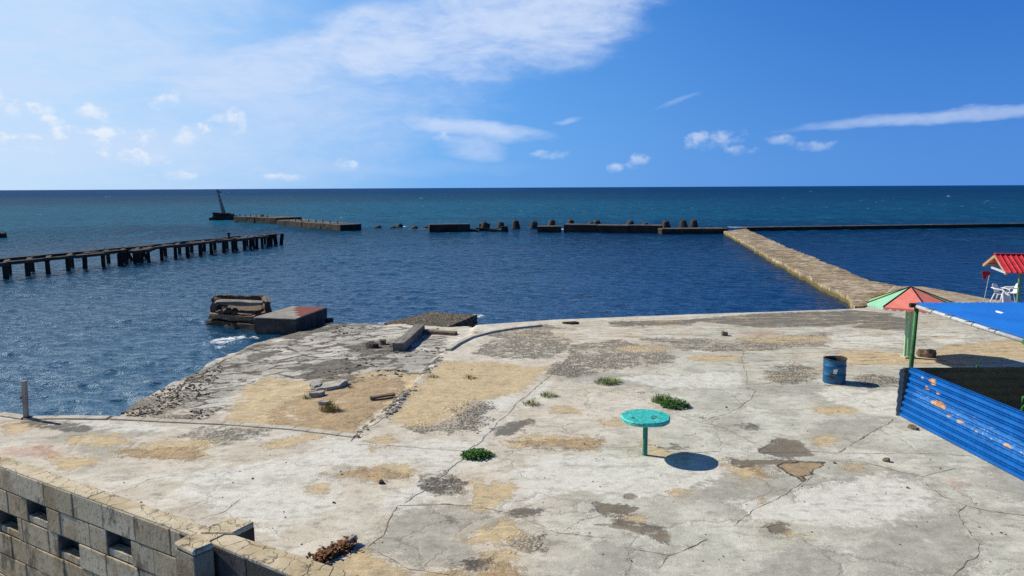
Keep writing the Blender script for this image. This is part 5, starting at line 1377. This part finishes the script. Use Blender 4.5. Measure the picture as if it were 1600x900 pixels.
c_ = n.mix(a.step(.4, .62), (0.44, 0.35, 0.22), (0.58, 0.49, 0.35)); c_ = n.mix(ck_.step(.045, .008) * n.noise(v, 4, 4, .6).step(.42, .62) * .9, c_, (.14, .105, .07)); c_ = n.mix(n.noise(n.mapping(v, loc=(2, 7, 0)), 5, 7, .75).step(.56, .66, 0, .8), c_, (.13, .105, .075)); c_ = n.mix(f.step(.58, .7, 0, .6), c_, (.25, .19, .12))
n.principled(c_, .9, n.bump(f * .5 + a + ck_.step(.03, 0.0) * -1.0, .6, .015), .15)

f0, f1 = at_z(0, 728.6, WZ), at_z(267, 825, WZ)
wd_ = (f1 - f0)[:2]; wd_ /= np.hypot(*wd_); wn = np.array([wd_[1], -wd_[0]])
if wn[1] > 0: wn = -wn                                       # towards the camera side
wall = empty("block_wall", (f1[0], f1[1], 0)); tag(wall, "tan limestone block wall with square openings and a cracked pale coping", "wall")
def wp(s, o_, z): return (f1[0] + wd_[0] * s + wn[0] * o_ - wall.location[0], f1[1] + wd_[1] * s + wn[1] * o_ - wall.location[1], z)
def s_at(px, py_guess=800):
    dr = ray(px, py_guess); M = np.array([[dr[0], -wd_[0]], [dr[1], -wd_[1]]]); t = np.linalg.solve(M, f1[:2]); return t[1], CAM_Z + dr[2] * t[0]
holes = []                                                   # (course, centre s)
for (hx, hy) in [(12, 815), (58, 812), (107, 858), (186, 866)]:
    s_, z_ = s_at(hx, hy); holes.append((round((WZ - .03 - z_) / .2 - .5), s_))
s_start = -5.2; s_end, _ = s_at(283, 850)
# the pattern repeats every three blocks
allh = {}
for c_i, s_ in holes: allh.setdefault(c_i, []).append(s_)
TH_, BW, BH = .17, .4, .2
thk0 = min(abs((at_z(0, 710, WZ) - f0)[:2] @ wn), .4)
mbl = MB(); tones = []; rr = random.Random(4)
def wbox(s0, s1, o0, o1, z0, z1, mb=mbl, tn=None):
    mb.prism([wp(s0, o0, z0), wp(s1, o0, z0), wp(s1, o1, z0), wp(s0, o1, z0)], [wp(s0, o0, z1), wp(s1, o0, z1), wp(s1, o1, z1), wp(s0, o1, z1)])
    if tn is not None: tones.extend([tn] * 8)
base_s, _ = s_at(213, 850)                                   # a joint of the top course
for c in range(14):
    z1 = WZ - .012 - c * BH; z0 = z1 - BH + .007
    hs_ = list(allh.get(c, []))
    if hs_: hs_ = sorted(set(hs_ + [hs_[0] - 1.2 * k for k in range(1, 5)] + ([] if len(hs_) > 1 else [])))
    x0 = base_s + (c % 2) * BW / 2
    while x0 > s_start: x0 -= BW
    cuts_ = []
    while x0 < s_end: cuts_.append((max(x0, s_start), min(x0 + BW, s_end))); x0 += BW
    for (a_, b_) in cuts_:
        segs = [(a_ + .0035, b_ - .0035)]
        for h_ in hs_:
            h0, h1 = h_ - .155, h_ + .155; nxt = []
            for (u, v_) in segs:
                if v_ <= h0 or u >= h1: nxt.append((u, v_)); continue
                if u < h0 - .03: nxt.append((u, h0))
                if v_ > h1 + .03: nxt.append((h1, v_))
            segs = nxt
        for (u, v_) in segs:
            e = rr.uniform(-.004, .004); wbox(u, v_, -.10, e, z0, z1, tn=rr.random())
for c, hh_ in allh.items():
    for h_ in sorted(set(hh_ + [hh_[0] - 1.2 * k for k in range(1, 5)])):
        zz0 = WZ - .012 - (c + 1) * BH; wbox(h_ - .149, h_ + .149, -thk0 + .05, -.012, zz0 + .002, zz0 + .065, tn=.9)
blk = mbl.build("blockwork", m_blk, wall, bevel=0)
attr(blk, 'tone', tones)
md = blk.modifiers.new("edges", 'BEVEL'); md.width = .007; md.segments = 2
mm = MB()
# mortar backing behind the joints, set back, leaving the openings as recesses
thk = min(abs((at_z(0, 710, WZ) - f0)[:2] @ wn), .4); print('thk', thk)
wbox(s_start, s_end, -thk + .004, -thk + .03, 0, WZ - .028, mm)
for c in range(14):
    z1 = WZ - .012 - c * BH; z0 = z1 - BH
    hs_ = list(allh.get(c, []))
    if hs_: hs_ = sorted(set(hs_ + [hs_[0] - 1.2 * k for k in range(1, 5)]))
    cur = s_start
    for h_ in hs_ + [None]:
        e_ = s_end if h_ is None else h_ - .15
        if e_ > cur: wbox(cur, e_, -thk + .029, -.008, z0, z1 if c else z1 - .018, mm)
        if h_ is not None: cur = h_ + .15
mm.build("mortar_core", m_mortar, wall)
cp = MB(); kk = 14
b0, b1 = at_z(0, 710, WZ), at_z(324, 825, WZ)
thk2 = abs((b1 - f1)[:2] @ wn)
kk = 4
for i in range(kk):
    u, v_ = s_start + (s_end + .30 - s_start) * i / kk, s_start + (s_end + .30 - s_start) * (i + 1) / kk
    wbox(u + .002, v_ - .002, -thk, -.003 + rr.uniform(-.004, .003), WZ - .03, WZ + rr.uniform(-.003, .004), cp)
cp.build("coping", m_cop, wall, bevel=.005)
# pillar
PT = [at_z(x, y, WZ + .03) for x, y in [(271, 846.5), (302, 861), (334, 848), (304, 829)]]
pc = [np.array([q[0], q[1]]) for q in PT]
off = np.array([wall.location[0], wall.location[1]])
def prism_w(mb, poly, z0, z1, grow=0.0):
    c = sum(poly) / len(poly); P4 = [c + (q - c) * (1 + grow) - off for q in poly]; mb.prism([(*q, z0) for q in P4], [(*q, z1) for q in P4])
pil = MB()
for i in range(14): prism_w(pil, pc, WZ - .014 - (i + 1) * .21 + .006, WZ - .014 - i * .21, -.02)
m_pil = worn("stained_pillar_stone", (0.24, 0.165, 0.09), (0.34, 0.25, 0.15), (.07, .05, .03), scale=4, bump=.6, bd=.012)
po = pil.build("pillar", m_pil, wall, bevel=.006); attr(po, 'tone', [0.0] * len(po.data.vertices))
pm = MB(); prism_w(pm, pc, 0, WZ - .03, -.06); pm.build("pillar_core", m_mortar, wall)
pk = MB(); prism_w(pk, pc, WZ - .012, WZ + .03, .0); pk.build("pillar_cap", m_cop, wall, bevel=.012)
# stub wall behind the pillar (it closes the T)
st_ = [at_z(x, y, WZ + .012)[:2] for x, y in [(312, 832), (364, 832), (397, 815), (362, 808), (330, 820)]]
sm = MB(); prism_w(sm, st_, 0, WZ - .03, -.01); sm.build("stub_wall", m_blk_shade, wall)
sm = MB(); prism_w(sm, st_, WZ - .03, WZ + .012, .0); sm.build("coping", m_cop, wall, bevel=.006)
# second run, in the pillar's shadow
g0, g1 = at_z(322, 844.5, WZ - .005), at_z(459, 900, WZ - .005); h0, h1 = at_z(352, 831, WZ - .005), at_z(480, 872, WZ - .005)
ext = 1.6; e1_ = g0 + (g1 - g0) * (1 + ext); e2_ = h0 + (h1 - h0) * (1 + ext)
R4 = [g0[:2], e1_[:2], e2_[:2], h0[:2]]
run2 = MB(); d2 = (e1_ - g0)[:2]; L2 = np.hypot(*d2); d2 /= L2; n2 = np.array([d2[1], -d2[0]]); n2 = n2 if n2[1] < 0 else -n2
for c in range(14):
    z1 = WZ - .03 - c * BH; x0 = -.2 * (c % 2)
    while x0 < L2:
        u, v_ = max(0, x0) + .003, min(L2, x0 + BW) - .003; x0 += BW
        if v_ - u < .02: continue
        P4 = [g0[:2] + d2 * u - off, g0[:2] + d2 * v_ - off, g0[:2] + d2 * v_ - n2 * .1 - off, g0[:2] + d2 * u - n2 * .1 - off]
        run2.prism([(*q, z1 - BH + .006) for q in P4], [(*q, z1) for q in P4])
run2.build("blockwork", m_blk_shade, wall, bevel=.003)
sm = MB(); Q4 = [q - n2 * .006 for q in R4[:2]] + R4[2:]; prism_w(sm, Q4, 0, WZ - .028, -.002); sm.build("mortar_core", m_mortar, wall)
sm = MB()
for i in range(2):
    a_, b_ = i / 2, (i + 1) / 2 - .0005
    sm.prism([(*(g0[:2] + (e1_ - g0)[:2] * a_ - off), WZ - .03), (*(g0[:2] + (e1_ - g0)[:2] * b_ - off), WZ - .03), (*(h0[:2] + (e2_ - h0)[:2] * b_ - off), WZ - .03), (*(h0[:2] + (e2_ - h0)[:2] * a_ - off), WZ - .03)],
             [(*(g0[:2] + (e1_ - g0)[:2] * a_ - off), WZ - .004), (*(g0[:2] + (e1_ - g0)[:2] * b_ - off), WZ - .004), (*(h0[:2] + (e2_ - h0)[:2] * b_ - off), WZ - .004), (*(h0[:2] + (e2_ - h0)[:2] * a_ - off), WZ - .004)])
sm.build("coping", m_cop, wall, bevel=.005)

# ---- heap of dry leaves in the corner behind the wall
m_leaf = worn("dry_brown_leaf", (0.16, 0.07, 0.03), (0.26, 0.13, 0.06), (.08, .04, .02), scale=8, bump=.1)
V_, F_ = [], []; lr = random.Random(5); c = on_ground(522, 864)
for i in range(420):
    t_ = lr.random(); px, py = 492 + 58 * t_ + lr.gauss(0, 6), 878 - 27 * t_ + lr.gauss(0, 3.2)
    q = on_ground(px, py) - c; s_ = lr.uniform(.03, .06); a_ = lr.uniform(0, 6.28); tl = lr.uniform(-.7, .9); k = len(V_)
    u = Vector((math.cos(a_), math.sin(a_), tl)).normalized() * s_; v_ = Vector((-math.sin(a_), math.cos(a_), lr.uniform(-.5, .5))) * s_ * .45
    b_ = Vector((q[0], q[1], lr.uniform(.01, .10))); V_ += [b_ - u, b_ + v_ + Vector((0, 0, .015)), b_ + u, b_ - v_ + Vector((0, 0, .015))]; F_ += [(k, k + 1, k + 3), (k + 1, k + 2, k + 3)]
o = mesh_obj("dry_leaves", V_, F_, m_leaf); o.location = tuple(c); tag(o, "heap of brown dry leaves on the terrace behind the near wall", "leaf heap", kind='stuff')
a_, b_ = on_ground(545, 856), on_ground(556, 848); mb = MB(); mb.bar((a_[0], a_[1], .06), (b_[0], b_[1], .06), .06, .14); o = mb.build("kerb_stub", m_blockc, None, bevel=.01, cuts=0); tag(o, "short upright concrete kerb stub beside the dry leaf heap", "kerb")
